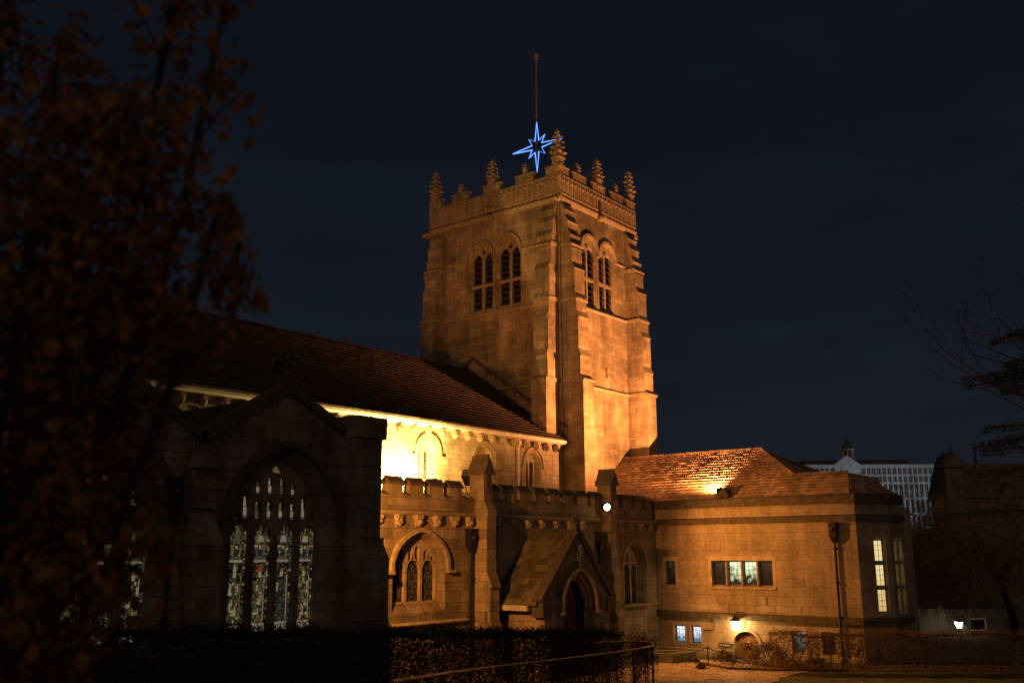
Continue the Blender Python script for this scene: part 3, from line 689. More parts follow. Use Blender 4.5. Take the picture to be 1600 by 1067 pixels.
for x in (25.1, 26.2, 27.3, 28.4, 29.5, 30.6, 31.5, 33.4, 34.5, 35.6, 36.7, 37.8, 38.9, 40.0, 43.2, 44.3, 45.4, 46.5):
    c = copy_part(gc, aisle, (x, AY, 5.98)); c.scale = (random.uniform(.85, 1.2), random.uniform(.9, 1.2), random.uniform(.9, 1.15)); c.rotation_euler = (0, 0, random.uniform(-.3, .3))
def aisle_butt(a0, a1, k=1):
    mb = MB()
    pr = [(-.05, -1.6), (1.15, -1.6), (1.15, 1.6), (.92, 1.95), (.92, 3.3), (.99, 3.3), (.99, 3.38), (.74, 3.95), (.74, 6.2), (.80, 6.2), (.80, 6.45), (.62, 6.8), (-.05, 6.8)]
    prof_extr(mb, fA, a0, a1, [(w*k if w > 0 else w, z) for w, z in pr], 0)
    # pinnacle block with a gabled cap
    extr(mb, fA, [(a0+.02, 6.6), (a1-.02, 6.6), (a1-.02, 8.05), (a0+.02, 8.05)], -.25, .55, mi=0, back=True)
    c = (a0+a1)/2; extr(mb, fA, [(a0-.1, 8.0), (a1+.1, 8.0), (c, 8.75)], -.34, .66, mi=1, back=True)
    extr(mb, fA, [(c-.12, 7.2), (c+.12, 7.2), (c+.12, 7.9), (c, 8.1), (c-.12, 7.9)], .55, .57, mi=1)
    extr(mb, fA, [(c-.05, 8.7), (c+.05, 8.7), (c+.05, 8.86), (c-.05, 8.86)], -.3, .62, mi=1, back=True)
    return build('buttress', mb, [STONE2, DRESSD], aisle)
aisle_butt(31.9, 32.5); aisle_butt(41.9, 42.5, .7)
def rain_pipe(x, y0, ztop, zbot, parent, wall_n=(0, -1)):
    mb = MB(); n = Vector((*wall_n, 0)); p = Vector((x, y0, 0))+n*.13
    mb.tube([p+Z*(ztop-.5), p+Z*zbot], .065, 8)
    q = p+n*.03
    mb.taper((q.x, q.y), .24, .25, ztop-.35, ztop+.3); mb.taper((q.x, q.y), .29, .29, ztop+.3, ztop+.36); mb.taper((q.x, q.y), .10, .22, ztop-.62, ztop-.35)
    mb.blob((q.x+n.x*.18, q.y+n.y*.18, ztop), .1, .1, .13, None, 8, 5, .2)
    z = zbot+1
    while z < ztop-.6: mb.taper((p.x, p.y), .12, .12, z, z+.07, n=8); z += 1.6
    return build('downpipe', mb, IRON, parent)
rain_pipe(31.55, AY, 5.35, -.5, aisle); rain_pipe(41.45, AY, 5.35, -.5, aisle)

# ---------- transept gables
GY = 22.0; fG = FY(GY); G1, G2 = 17.58, 12.15
mb = MB()
gw = [(opening(c+.12, 1.98, 2.3, 5.35, 2.35, 14), opening(c+.26, 1.55, 2.6, 5.35, 2.0, 14), .55) for c in (G1, G2)]
sl = .55
out = [(9.4, -1), (21.0, -1), (21.0, 8.1), (20.2, 7.95), (G1, 9.3), (14.87, 7.62), (G2, 9.3), (9.4, 7.62)]
wall(mb, fG, out, gw)
mb.add([(21.0, GY, -1), (21.0, AY+.5, -1), (21.0, AY+.5, 8.1), (21.0, GY, 8.1)], [(0, 1, 2, 3)])
mb.add([(9.4, GY, -1), (9.4, CY, -1), (9.4, CY, 7.6), (9.4, GY, 7.6)], [(0, 1, 2, 3)])
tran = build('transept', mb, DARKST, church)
mb = MB()
for c, lo, hi in ((G1, 14.87, 20.6), (G2, 9.4, 14.87)):
    zl = 7.55; zr = 7.85 if c == G1 else 7.55
    slates(mb, (lo, CY, zl), (lo, GY+.3, zl), (c, CY, 9.2), (c, GY+.3, 9.2), 9, .5, .03)
    slates(mb, (hi, GY+.3, zr), (hi, CY, zr), (c, GY+.3, 9.2), (c, CY, 9.2), 9, .5, .03)
build('roof', mb, TILE_N, tran)
mb = MB()   # gable copings
def coping(mb, fr, a, b, t=.26, w0=-.42, w1=.14):
    a, b = Vector((*a, 0)), Vector((*b, 0)); d = (b-a).normalized(); n = Vector((-d.y, d.x, 0))
    if n.y < 0: n = -n
    q = [a, b, b+n*t, a+n*t]; extr(mb, fr, [(p.x, p.y) for p in q], w0, w1, mi=0, back=True)
coping(mb, fG, (14.87, 7.62), (G1+.05, 9.28)); coping(mb, fG, (20.45, 7.92), (G1-.05, 9.28)); coping(mb, fG, (14.87, 7.62), (G2-.05, 9.28)); coping(mb, fG, (9.3, 7.62), (G2+.05, 9.28))
extr(mb, fG, [(G1-.3, 9.3), (G1+.3, 9.3), (G1+.12, 9.72), (G1-.12, 9.72)], -.35, .1, back=True)
extr(mb, fG, [(G2-.3, 9.3), (G2+.3, 9.3), (G2+.12, 9.72), (G2-.12, 9.72)], -.35, .1, back=True)
build('coping', mb, DRESSD, tran)
def cross_mesh(fr, c, z, s):
    mb = MB(); n = 18
    pi_ = [(c+.30*s*math.cos(2*math.pi*i/n), z+.62*s+.30*s*math.sin(2*math.pi*i/n)) for i in range(n+1)]
    po = [(c+.42*s*math.cos(2*math.pi*i/n), z+.62*s+.42*s*math.sin(2*math.pi*i/n)) for i in range(n+1)]
    ring(mb, fr, pi_, po, -.2, -.05); ring(mb, fr, po, pi_, -.05, -.2)
    for poly in ([(c-.09*s, z), (c+.09*s, z), (c+.06*s, z+.62*s), (c+.13*s, z+1.08*s), (c-.13*s, z+1.08*s), (c-.06*s, z+.62*s)],):
        extr(mb, fr, poly, -.22, -.03, back=True)
    for sg in (-1, 1): extr(mb, fr, [(c+sg*.05*s, z+.57*s), (c+sg*.48*s, z+.5*s), (c+sg*.48*s, z+.74*s), (c+sg*.05*s, z+.67*s)], -.215, -.035, back=True)
    return mb
build('cross_finial', cross_mesh(fG, G1, 9.65, .85), DRESSD, tran); build('cross_finial', cross_mesh(fG, G2, 9.65, .85), DRESSD, tran)
# corner pier with capped top, buttresses
mb = MB()
mb.box((19.86, GY-.5, 5.0), (20.92, GY+.45, 8.15)); mb.box((19.8, GY-.62, 8.15), (21.0, GY+.52, 8.80))
prof_extr(mb, fG, 19.83, 21.03, [(-.05, -1), (.95, -1), (.95, 2.4), (.8, 2.9), (.8, 4.6), (.55, 5.0), (.55, 5.2), (-.05, 5.2)])
prof_extr(mb, Fr((21.0, 0, 0), (0, 1, 0), (1, 0, 0)), GY-.01, GY+.8, [(-.05, -1), (.52, -1), (.52, 2.2), (.36, 2.75), (.36, 4.6), (.14, 5.1), (.14, 6.9), (-.05, 7.2)])
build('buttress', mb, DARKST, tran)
mb = MB(); prof_extr(mb, fG, 14.5, 15.25, [(-.05, -1), (.95, -1), (.95, 2.6), (.7, 3.1), (.7, 5.0), (.1, 5.9), (-.05, 5.9)]); mb.box((14.55, GY-.3, 5.9), (15.2, GY+.05, 6.9)); 
mb.taper((14.87, GY-.12), .55, .2, 6.9, 7.3)
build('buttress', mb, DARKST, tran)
for c in (G1, G2): mb = MB(); hood(mb, fG, c+.1, 1.95, 5.35, 2.35, .18, .02, .14, None); build('hood_mould', mb, DRESSD, tran)
for a, b in ((9.4, 14.48), (15.27, 19.84)): mb = MB(); course(mb, fG, a, b, 2.0, 2.2, .14); build('string_course', mb, DRESSD, tran)
rain_pipe(14.05, GY, 6.3, .5, tran)
# stained glass: stone tracery plate and leaded figures behind it
def glass_panel(mb, fr, c, hw, z0, z1, w, kind, rng):
    # a leaded light drawn with small pieces: inscription, saint, angel, canopy, dotted borders on dark ground
    H = z1-z0; names = list(GW)
    def q(x0, x1, t0, t1, col, j=.012, top=1.0):
        if col is None: return
        xm_ = (x0+x1)/2; a, b = xm_+(x0-xm_)*top, xm_+(x1-xm_)*top; r = lambda: rng.uniform(-j, j)
        mb.add([fr.p(c+x0*hw+r(), z0+t0*H+r(), w), fr.p(c+x1*hw+r(), z0+t0*H+r(), w), fr.p(c+b*hw+r(), z0+t1*H+r(), w), fr.p(c+a*hw+r(), z0+t1*H+r(), w)], [(0, 1, 2, 3)], 2+names.index(col))
    if kind == 'small':
        q(-.85, .85, .03, .10, 'dim'); q(-.7, .7, .12, .42, rng.choice(('cream', 'dim', 'pale'))); q(-.45, .45, .45, .68, rng.choice(('dim', 'amber', 'cream')), .01, .8); q(-.3, .3, .70, .82, 'cream'); q(-.2, .2, .85, .97, 'amber', .01, .3)
        return
    k = kind; robe = (('cream', 'dim', 'green', 'green'), ('cream', 'dim', 'amber', 'brown'), ('blue', 'blue', 'dim', 'brown'), ('brown', 'dim', 'amber', 'cream'))[k]
    for i in range(5): q(-.85+i*.34, -.85+i*.34+.28, .005, .05, rng.choice(('cream', 'pale', 'dim')), .008); q(-.85+i*.34, -.85+i*.34+.28, .055, .08, rng.choice(('pale', 'cream')), .008)
    t = .09
    while t < .95:      # side borders
        dt_ = rng.uniform(.012, .03)
        for sg in (-1, 1):
            if rng.random() < .85: q(*sorted((sg*.80, sg*.97)), t, t+dt_, rng.choice(('dim', 'cream', 'amber', 'brown', 'grey')), .006)
        t += dt_+.006
    bands = int(H/.075)
    for r in range(2, bands):       # dark painted ground
        t0 = r/bands
        for i in range(7):
            if rng.random() < .8: names_ = rng.choice(('brown', 'brown', 'brown', 'dim', 'green', 'amber', 'dim')); x0 = -.78+i*.223; w -= .004; q(x0, x0+.20, t0, t0+.85/bands, names_, .010); w += .004
    lean = rng.uniform(-.12, .12)
    for r in range(13):    # robe in folds, broad at the foot, narrowing to shoulders
        t0 = .095+r*.031; f = r/12; wd = .55-.25*f+(.22 if .62 < f < .85 else 0)
        n = 5
        for i in range(n):
            x0 = -wd+2*wd*i/n+lean*f; 
            if rng.random() < .95: q(x0, x0+2*wd/n*.86, t0, t0+.027, rng.choice(robe), .010)
    for sg in (-1, 1):     # arms, staff
        q(lean+sg*.32, lean+sg*.52, .37, .45, rng.choice(('cream', 'dim', robe[0])), .012)
    q(.55, .64, .10, .52, rng.choice(('cream', 'amber', 'dim')), .004)
    q(lean-.16, lean+.16, .505, .555, 'cream', .008, .9); q(lean-.2, lean+.2, .56, .585, ('cream', 'red', 'amber', 'amber')[k], .008, .6)
    if k == 1: q(lean-.3, lean+.3, .575, .60, 'red', .01)
    if k == 0: q(lean-.15, lean+.15, .585, .63, 'cream', .008, .2)
    q(-.72, .72, .645, .668, rng.choice(('pale', 'cream')), .006); q(-.62, .62, .674, .69, 'dim', .006)
    for sg in (-1, 1):
        for j in range(4): q(sg*.28, sg*(.42+.08*j), .70+j*.028, .722+j*.028, rng.choice(('amber', 'cream', 'dim', 'amber')), .010)
    q(-.22, .22, .70, .765, 'blue', .01, .7); q(-.11, .11, .77, .80, 'cream', .006)
    q(-.42, .42, .835, .90, rng.choice(('cream', 'pale', 'grey')), .01, .55)
    for sg in (-1, 1): q(sg*.5, sg*.68, .85, .89, rng.choice(('dim', 'amber')), .01); q(sg*.3, sg*.5, .90, .925, rng.choice(('dim', 'brown')), .01)
    q(-.12, .12, .915, .975, 'amber', .008, .3)
def great_window(cx, seed):
    rng = random.Random(seed); mb = MB(); d = .55
    c = cx+.26; out = opening(c, 1.57, 2.55, 5.35, 2.02, 14); holes = []; panels = []
    mw = .19; lw = (2*1.55-.1-3*mw)/4
    for i in range(4):
        lc = c-1.55+.05+lw/2+i*(lw+mw)
        holes.append([(lc-lw/2, 2.65), (lc+lw/2, 2.65)] + arc(lc, lw/2, 5.2, lw*.62, 7)); panels.append((lc, lw/2, 2.65, 5.55, i))
    for lc in (-.62, -.21, .21, .62):
        holes.append([(c+lc-.13, 5.70), (c+lc+.13, 5.70), (c+lc+.13, 6.1), (c+lc, 6.3), (c+lc-.13, 6.1)]); panels.append((c+lc, .13, 5.70, 6.28, 'small'))
        zt2 = 6.98 if abs(lc) < .5 else 6.82
        holes.append([(c+lc-.12, 6.40), (c+lc+.12, 6.40), (c+lc+.12, zt2-.18), (c+lc, zt2), (c+lc-.12, zt2-.18)]); panels.append((c+lc, .12, 6.40, zt2, 'small'))
    for sg in (-1, 1):
        lc = c+sg*1.02; holes.append([(lc-.13, 5.7), (lc+.13, 5.7), (lc+.13, 6.25), (lc, 6.5), (lc-.13, 6.25)]); panels.append((lc, .13, 5.7, 6.45, 'small'))
        lc = c+sg*1.34; holes.append([(lc-.06, 5.68), (lc+.06, 5.68), (lc+.06, 5.82), (lc, 5.96), (lc-.06, 5.82)]); panels.append((lc, .06, 5.68, 5.9, 'small'))
    holes.append([(c-.2, 7.04), (c, 6.98), (c+.2, 7.04), (c+.2, 7.12), (c, 7.26), (c-.2, 7.12)])
    extr(mb, fG, out, -d-.2, -d, holes, 0)
    for p in panels: glass_panel(mb, fG, p[0], p[1], p[2], p[3], -d-.14, p[4], rng)
    q = [fG.p(c-.2, 7.02, -d-.14), fG.p(c+.2, 7.02, -d-.14), fG.p(c, 7.26, -d-.14)]; mb.add(q, [(0, 1, 2)], 2+list(GW).index('amber'))
    pane(mb, fG, out, -d-.19, 1)
    return build('stained_glass_window', mb, [DARKST, VOID]+list(GW.values()), tran)
great_window(G1, 11); great_window(G2, 12)

# ---------- porch
PY = 24.5; fP = FY(PY); PX0, PX1, PC = 33.35, 38.3, 35.84
mb = MB()
do = (opening(PC+.05, 1.22, -1, 2.35, 1.55, 12), opening(PC+.05, .98, -1, 2.3, 1.25, 12), .45)
wall(mb, fP, [(PX0, -1), (do[0][0][0], -1)] + [] + [(PX1, -1), (PX1, 2.75), (PC, 5.42), (PX0, 2.75)], []) if False else None
poly = [(PX0, -1.2), (PX1, -1.2), (PX1, 2.75), (PC, 5.42), (PX0, 2.75)]
wall(mb, fP, poly, [do], 1)  # front takes the darker copy: its shade is in the colour
mb.add([(PX0, PY, -1.2), (PX0, AY+.01, -1.2), (PX0, AY+.01, 2.75), (PX0, PY, 2.75)], [(0, 1, 2, 3)])
mb.add([(PX1, PY, -1.2), (PX1, AY+.01, -1.2), (PX1, AY+.01, 2.75), (PX1, PY, 2.75)], [(0, 1, 2, 3)])
porch = build('porch', mb, [STONE2, DARKST], church)
mb = MB()
hood(mb, fP, PC+.05, 1.22, 2.35, 1.55, .16, .02, .12, .1)
for k, (hf, w) in enumerate(((1.12, -.12), (1.04, -.28))):
    pi_ = arc(PC+.05, hf-.05, 2.32, hf*1.24); po = arc(PC+.05, hf+.06, 2.35, hf*1.28+.1); ring(mb, fP, pi_, po, w-.1, w)
build('arch_moulding', mb, DRESS, porch)
mb = MB()
slates(mb, (PX0-.48, AY, 2.58), (PX0-.48, PY+.12, 2.58), (PC, AY, 5.52), (PC, PY+.12, 5.52), 11, .42, .035, .08)
slates(mb, (PX1+.28, PY+.12, 2.72), (PX1+.28, AY, 2.72), (PC, PY+.12, 5.52), (PC, AY, 5.52), 11, .42, .035, .08)
proof = build('roof', mb, TILE_P, porch)
mb = MB(); coping(mb, fP, (PX0-.25, 2.62), (PC+.06, 5.5), .24, -.4, .12); coping(mb, fP, (PX1+.25, 2.62), (PC-.06, 5.5), .24, -.4, .12)
mb.box((PX0-.3, PY-.14, 2.1), (PX0+.25, PY+.45, 3.02)); mb.box((PX1-.25, PY-.14, 2.1), (PX1+.3, PY+.45, 2.75))
mb.box((PX0-.12, PY-.35, -1.2), (PX0+.55, PY+.03, 1.6)); mb.box((PX1-.55, PY-.35, -1.2), (PX1+.12, PY+.03, 1.6))
build('coping', mb, DRESSD, porch)
mb = MB(); mb.taper((PC, PY+.1), .22, .16, 5.6, 5.95); mb.blob((PC, PY+.1, 6.12), .18, .14, .22, None, 8, 5, .2); mb.box((PC-.28, PY+.02, 6.02), (PC+.28, PY+.18, 6.18)); build('finial', mb, DRESSD, porch)
mb = MB(); fPL = FX(PX0); prof_extr(mb, fPL, PY+.5, AY-.02, [(.36, 2.36), (.54, 2.36), (.56, 2.58), (.36, 2.58)])
build('gutter', mb, GUTTER, porch)
mb = MB(); mb.tube([(PX0-.25, 26.7, 2.5), (PX0-.1, 26.7, 2.2), (PX0-.1, 26.7, -.5)], .05, 8); build('downpipe', mb, IRON, porch)
mb = MB(); pts = [(0, -.38, 0), (-.02, -.1, 0), (.06, .1, .02)]
for q in ([(0, -.42), (-.02, -.15), (.05, .08)], [(.05, .08), (-.10, .28), (-.08, .46)], [(.05, .08), (.04, .3), (.06, .5)], [(.05, .08), (.16, .26), (.18, .46)], [(-.02, -.15), (-.22, -.05), (-.16, .10)], [(0, -.1), (-.3, -.18)], [(.05, .05), (.26, .10), (.28, .2)]):
    mb.tube([fP.p(PC+.02+a, 4.55+b, .10) for a, b in q], .025, 5)
build('wall_sculpture', mb, plain('pale_bronze', (.42, .36, .28), .4, .6), porch)
mb = MB()   # plank doors inside the arch
pane(mb, fP, opening(PC+.05, .99, -1, 2.3, 1.25, 12), -.85)
for i in range(8): mb.box(tuple(fP.p(PC-.9+i*.26, -1, -.849)), tuple(fP.p(PC-.88+i*.26, 3.0, -.82)))
for z in (.5, 1.7): mb.box(tuple(fP.p(PC-.9, z, -.82)), tuple(fP.p(PC+.95, z+.06, -.80)), 1)
build('door', mb, [OAK, IRON], porch)

# ================================================================== HALL (the plain ashlar block)
HX = 47.23; fH = FX(HX); HY0, HY1 = 16.15, 27.12
E1 = Vector((HX, HY0, 0)); E2 = Vector((48.42, 14.96, 0)); E3 = Vector((50.5, 14.96, 0)); E4 = Vector((51.7, 16.15, 0))
hall = thing('church_hall', 'plain ashlar church hall with stone slate roof and lit mullioned windows', 'building', (HX, HY0, -.45))
mb = MB()
def rect(a0, a1, b0, b1): return [(a0, b0), (a1, b0), (a1, b1), (a0, b1)]
winA = rect(20.50, 23.86, 2.95, 4.25); winB = rect(25.98, 26.58, 2.95, 4.22)
lowA = rect(25.56, 26.20, .0, .92); lowB = rect(24.62, 25.22, .0, .92); lowC = rect(19.05, 19.72, -.15, .92); lowD = rect(17.55, 18.2, -.15, .92)
doorO = opening(22.12, .66, -1.4, .12, .62, 10, False)
def splay(r, k=.04): 
    (a0, b0), (a1, _), (_, b1), _ = r; return rect(a0+k, a1-k, b0+k*1.6, b1-k)
wall(mb, fH, [(HY0, -2), (HY1, -2), (HY1, 6.98), (HY0, 6.98)], [(winA, splay(winA), .24), (winB, splay(winB), .22), (lowA, splay(lowA, .03), .2), (lowB, splay(lowB, .03), .2), (lowC, splay(lowC, .03), .2), (lowD, splay(lowD, .03), .2), (doorO, doorO, .28)])
d12 = (E2-E1).normalized(); fCh = Fr(E1, d12, Vector((-.7071, -.7071, 0))); L12 = (E2-E1).length
chW = rect(.80, 1.42, 1.75, 5.3); fS = Fr(E2, (1, 0, 0), (0, -1, 0)); sW = rect(.35, 1.75, 1.75, 5.3)
wall(mb, fCh, rect(0, L12, -2, 6.98), [(chW, splay(chW, .08), .2)])
wall(mb, fS, rect(0, E3.x-E2.x, -2, 6.98), [(sW, splay(sW, .08), .2)])
mb.add([E3-Z*2, E4-Z*2, E4+Z*6.98, E3+Z*6.98], [(0, 1, 2, 3)]); mb.add([E4-Z*2, Vector((56, 16.15, -2)), Vector((56, 16.15, 6.98)), E4+Z*6.98], [(0, 1, 2, 3)])
mb.add([(56, 16.15, -2), (56, 31, -2), (56, 31, 6.98), (56, 16.15, 6.98)], [(0, 1, 2, 3)])
hw = build('wall', mb, HALL, hall)
# bands: coping, parapet string, plinth string
mb = MB()
def band(fr, a0, a1, z0, z1, w, m0=0, m1=0): prof_extr(mb, fr, a0, a1, [(-.3, z0), (w, z0), (w+.01, z1-.04), (w-.05, z1), (-.3, z1)])
for z0, z1, w in ((6.96, 7.42, .09), (6.12, 6.42, .14), (1.30, 1.62, .16)):
    lo_extra = w*.41
    def ch(q, w_): return q
    pts_in = [Vector((HX, HY1, 0)), E1, E2, E3, E4]
    n1 = Vector((-1, 0, 0)); n2 = Vector((-.7071, -.7071, 0)); n3 = Vector((0, -1, 0)); n4 = Vector((.7071, -.7071, 0))
    def off(p, a, b): m = (a+b); m = m/(m.dot(a)); return p+m*w
    o = [pts_in[0]+n1*w, off(E1, n1, n2), off(E2, n2, n3), off(E3, n3, n4), E4+n4*w]
    for i in range(4):
        a, b, c, d = pts_in[i], pts_in[i+1], o[i], o[i+1]
        mb.add([c+Z*z0, d+Z*z0, d+Z*(z1-.05), c+Z*(z1-.05), a+Z*z0, b+Z*z0, a+Z*(z1+.02), b+Z*(z1+.02)], [(0, 1, 2, 3), (4, 5, 1, 0), (3, 2, 7, 6)])
build('string_course', mb, DRESSD, hall)
mb = MB()
for a, b in ((HY0, 21.2), (23.05, HY1)): prof_extr(mb, fH, a, b, [(-.05, -2), (.07, -2), (.07, -.25), (0, -.18)])
build('plinth', mb, HALL, hall)
# inner gutter ledge behind the parapet
mb = MB(); mb.add([(HX-.03, HY1, 7.41), (HX-.03, HY0, 7.41), (HX+.45, HY0+.2, 7.41), (HX+.45, HY1, 7.41), (HX+.45, 31.4, 7.41), (HX-.03, 31.4, 7.41)], [(0, 1, 2, 3), (0, 3, 4, 5)]); build('gutter', mb, LEAD, hall)
mb = MB()
ey0 = 16.9; zt = 8.55; xm = 48.85
slates(mb, (HX+.2, 31.45, 7.40), (HX+.2, HY0+.25, 7.40), (xm, 31.45, zt), (xm, ey0, zt), 7, .32, .05, .03, tv=.2)
slates(mb, (xm, 31.45, zt), (xm, 19.7, zt), (51.2, 31.45, 10.28), (51.2, 22.5, 10.28), 11, .32, .05, .03, tv=.2)
slates(mb, (xm, 19.7, zt), (53.6, 19.7, zt), (51.2, 22.5, 10.28), (51.3, 22.5, 10.28), 7, .45, .045, .12)
slates(mb, (55.2, 16.5, 7.4), (55.2, 31.45, 7.4), (51.2, 22.5, 10.28), (51.2, 31.45, 10.28), 8, .8, .04)
slates(mb, (HX+.15, HY0+.15, 7.4), (E2.x+.05, E2.y+.1, 7.4), (xm, ey0, zt), (xm+.1, ey0, zt), 5, .4, .045)
slates(mb, (E2.x, E2.y+.1, 7.4), (E3.x, E3.y+.1, 7.4), (xm+.1, ey0, zt), (51.0, ey0, zt), 5, .4, .045)
mb.add([(xm, 19.7, zt), (xm, ey0, zt), (53.6, ey0, zt), (53.6, 19.7, zt)], [(0, 1, 2, 3)])
mb.add([E3+Z*7.4, E4+Z*7.4, Vector((53.6, ey0, zt)), Vector((51.0, ey0, zt))], [(0, 1, 2, 3)])
hroof = build('roof', mb, TILE_H, hall)
mb = MB()
def ridge_line(a, b, s=.45):
    a, b = Vector(a), Vector(b); d = (b-a); n = max(1, int(d.length/s)); side = Vector((-d.y, d.x, 0)).normalized()*.17
    for i in range(n):
        p, q = a.lerp(b, i/n+.004), a.lerp(b, (i+1)/n-.004); jz = Z*random.uniform(-.012, .012)
        mb.add([p-side-Z*.06+jz, q-side-Z*.06+jz, q+Z*.09+jz, p+Z*.09+jz, q+side-Z*.06+jz, p+side-Z*.06+jz], [(0, 1, 2, 3), (3, 2, 4, 5), (0, 3, 5), (1, 4, 2)])
ridge_line((51.2, 31.4, 10.3), (51.2, 22.5, 10.3)); ridge_line((51.2, 22.5, 10.3), (xm, 19.7, zt+.03)); ridge_line((xm, 19.7, zt+.03), (xm, ey0, zt+.03))
build('ridge_tile', mb, TILE_H, hroof)
# windows
def hall_window(fr, a0, a1, b0, b1, nl, d, glasses, transoms=(), name='window', bars=(2, 4)):
    mb = MB(); mw = .15; lw = (a1-a0-(nl-1)*mw)/nl
    for i in range(nl-1):
        x = a0+(i+1)*lw+i*mw; prof = [(x, -d), (x+mw*.0, -.08), (x+mw*.3, -.02), (x+mw*.7, -.02), (x+mw, -.08), (x+mw, -d)]
        for (xa, wa), (xb, wb) in zip(prof[:-1], prof[1:]):
            mb.add([fr.p(xa, b0, wa), fr.p(xb, b0, wb), fr.p(xb, b1, wb), fr.p(xa, b1, wa)], [(0, 1, 2, 3)], 0)
    for z in transoms: extr(mb, fr, rect(a0, a1, z-.07, z+.07), -d, -.06, mi=0)
    for i in range(nl):
        x0 = a0+i*(lw+mw); x1 = x0+lw; zs = [b0]+list(transoms)+[b1]
        for k in range(len(zs)-1):
            z0, z1 = zs[k]+(.07 if k else 0), zs[k+1]-(.07 if k < len(zs)-2 else 0)
            ring_w = .035
            extr(mb, fr, rect(x0, x1, z0, z1), -d-.03, -d+.02, [rect(x0+ring_w, x1-ring_w, z0+ring_w, z1-ring_w)], 1)
            nb, nh = bars
            for j in range(1, nb): x = x0+(x1-x0)*j/nb; mb.box(tuple(fr.p(x, z0, -d-.005)), tuple(fr.p(x, z0, -d-.005)+fr.u*.014+fr.n*.012+Z*(z1-z0)), 1)
            for j in range(1, nh): z = z0+(z1-z0)*j/nh; mb.add([fr.p(x0, z, -d+.006), fr.p(x1, z, -d+.006), fr.p(x1, z+.014, -d+.006), fr.p(x0, z+.014, -d+.006)], [(0, 1, 2, 3)], 1)
    o = build(name, mb, [DRESS, FRAMEM], hw)
    mb = MB()
    for i in range(nl):
        x0 = a0+i*(lw+mw); mb.add([fr.p(x0, b0, -d-.02), fr.p(x0+lw, b0, -d-.02), fr.p(x0+lw, b1, -d-.02), fr.p(x0, b1, -d-.02)], [(0, 1, 2, 3)], i)
    return o, mb, glasses
def fin(t):
    o, mb, gl = t
    p = build('pane_dummy', mb, gl); me = p.data; bpy.data.objects.remove(p)
    # panes belong to the window mesh
    bm = bmesh.new(); bm.from_mesh(o.data); k = len(o.data.materials); off_ = WLOC(o)
    for g in gl: o.data.materials.append(g)
    for pl in me.polygons:
        f = bm.faces.new([bm.verts.new(me.vertices[i].co) for i in pl.vertices]); f.material_index = k+pl.material_index
    bm.to_mesh(o.data); bm.free()
    return o
s4 = splay(winA)
fin(hall_window(fH, s4[0][0], s4[1][0], s4[0][1], s4[2][1], 4, .24, [ROOM4, ROOM1, ROOM1, ROOM4], bars=(3, 5)))
s1 = splay(winB); fin(hall_window(fH, s1[0][0], s1[1][0], s1[0][1], s1[2][1], 1, .22, [ROOM4], bars=(1, 3)))
for lw_, gm in ((lowA, ROOM2), (lowB, ROOM2), (lowC, ROOM5), (lowD, ROOM4)):
    s1 = splay(lw_, .03); fin(hall_window(fH, s1[0][0], s1[1][0], s1[0][1], s1[2][1], 1, .2, [gm], bars=(3, 4)))
s1 = splay(chW, .08); fin(hall_window(fCh, s1[0][0], s1[1][0], s1[0][1], s1[2][1], 1, .2, [ROOM3], (3.0, 4.15), bars=(2, 4)))
s1 = splay(sW, .08); fin(hall_window(fS, s1[0][0], s1[1][0], s1[0][1], s1[2][1], 2, .2, [ROOM3, ROOM3], (3.0, 4.15), bars=(2, 4)))
for r, k in ((winA, .07), (winB, .07)):
    mb = MB(); extr(mb, fH, rect(r[0][0]-k*2, r[1][0]+k*2, r[0][1]-.14, r[0][1]-.005), 0, .05); build('window_sill', mb, DRESS, hw)
for r in (winA, winB, lowA, lowB, lowC, lowD):
    mb = MB(); k = .17 if r[0][1] > 2 else .1; extr(mb, fH, rect(r[0][0]-k, r[1][0]+k, r[0][1]-.004, r[2][1]+k*1.3), .0005, .012, [rect(r[0][0]+.001, r[1][0]-.001, r[0][1], r[2][1]-.001)]); build('window_surround', mb, SURR, hw)
mb = MB(); pane(mb, fH, opening(22.12, .66, -1.4, .12, .62, 10, False), -.26, 0)
for i in range(6): mb.box(tuple(fH.p(21.52+i*.21, -1.4, -.259)), tuple(fH.p(21.535+i*.21, .65, -.25)), 1)
door = build('door', mb, [DOORW, OAK], hw)
mb = MB(); mb.tube([fH.p(22.12+.1*math.cos(t/10*2*math.pi), .1+.13*math.sin(t/10*2*math.pi), -.2) for t in range(11)], .022, 5); mb.blob(tuple(fH.p(22.12, .2, -.22)), .04, .06, .06); build('door_knocker', mb, plain('brass', (.6, .45, .22), .3, .9), hw)
mb = MB(); ring(mb, fH, arc(22.12, .68, .12, .64, 10, False), arc(22.12, .84, .12, .80, 10, False), 0, .06); build('door_surround', mb, DRESS, hw)
rain_pipe(HX, 17.2, 5.72, -1, hall, (-1, 0))
mb = MB(); mb.tube([fH.p(23.85, 1.35, .05), fH.p(23.85, .75, .05), fH.p(24.45, .74, .05)], .02, 5); build('cable', mb, IRON, hall)

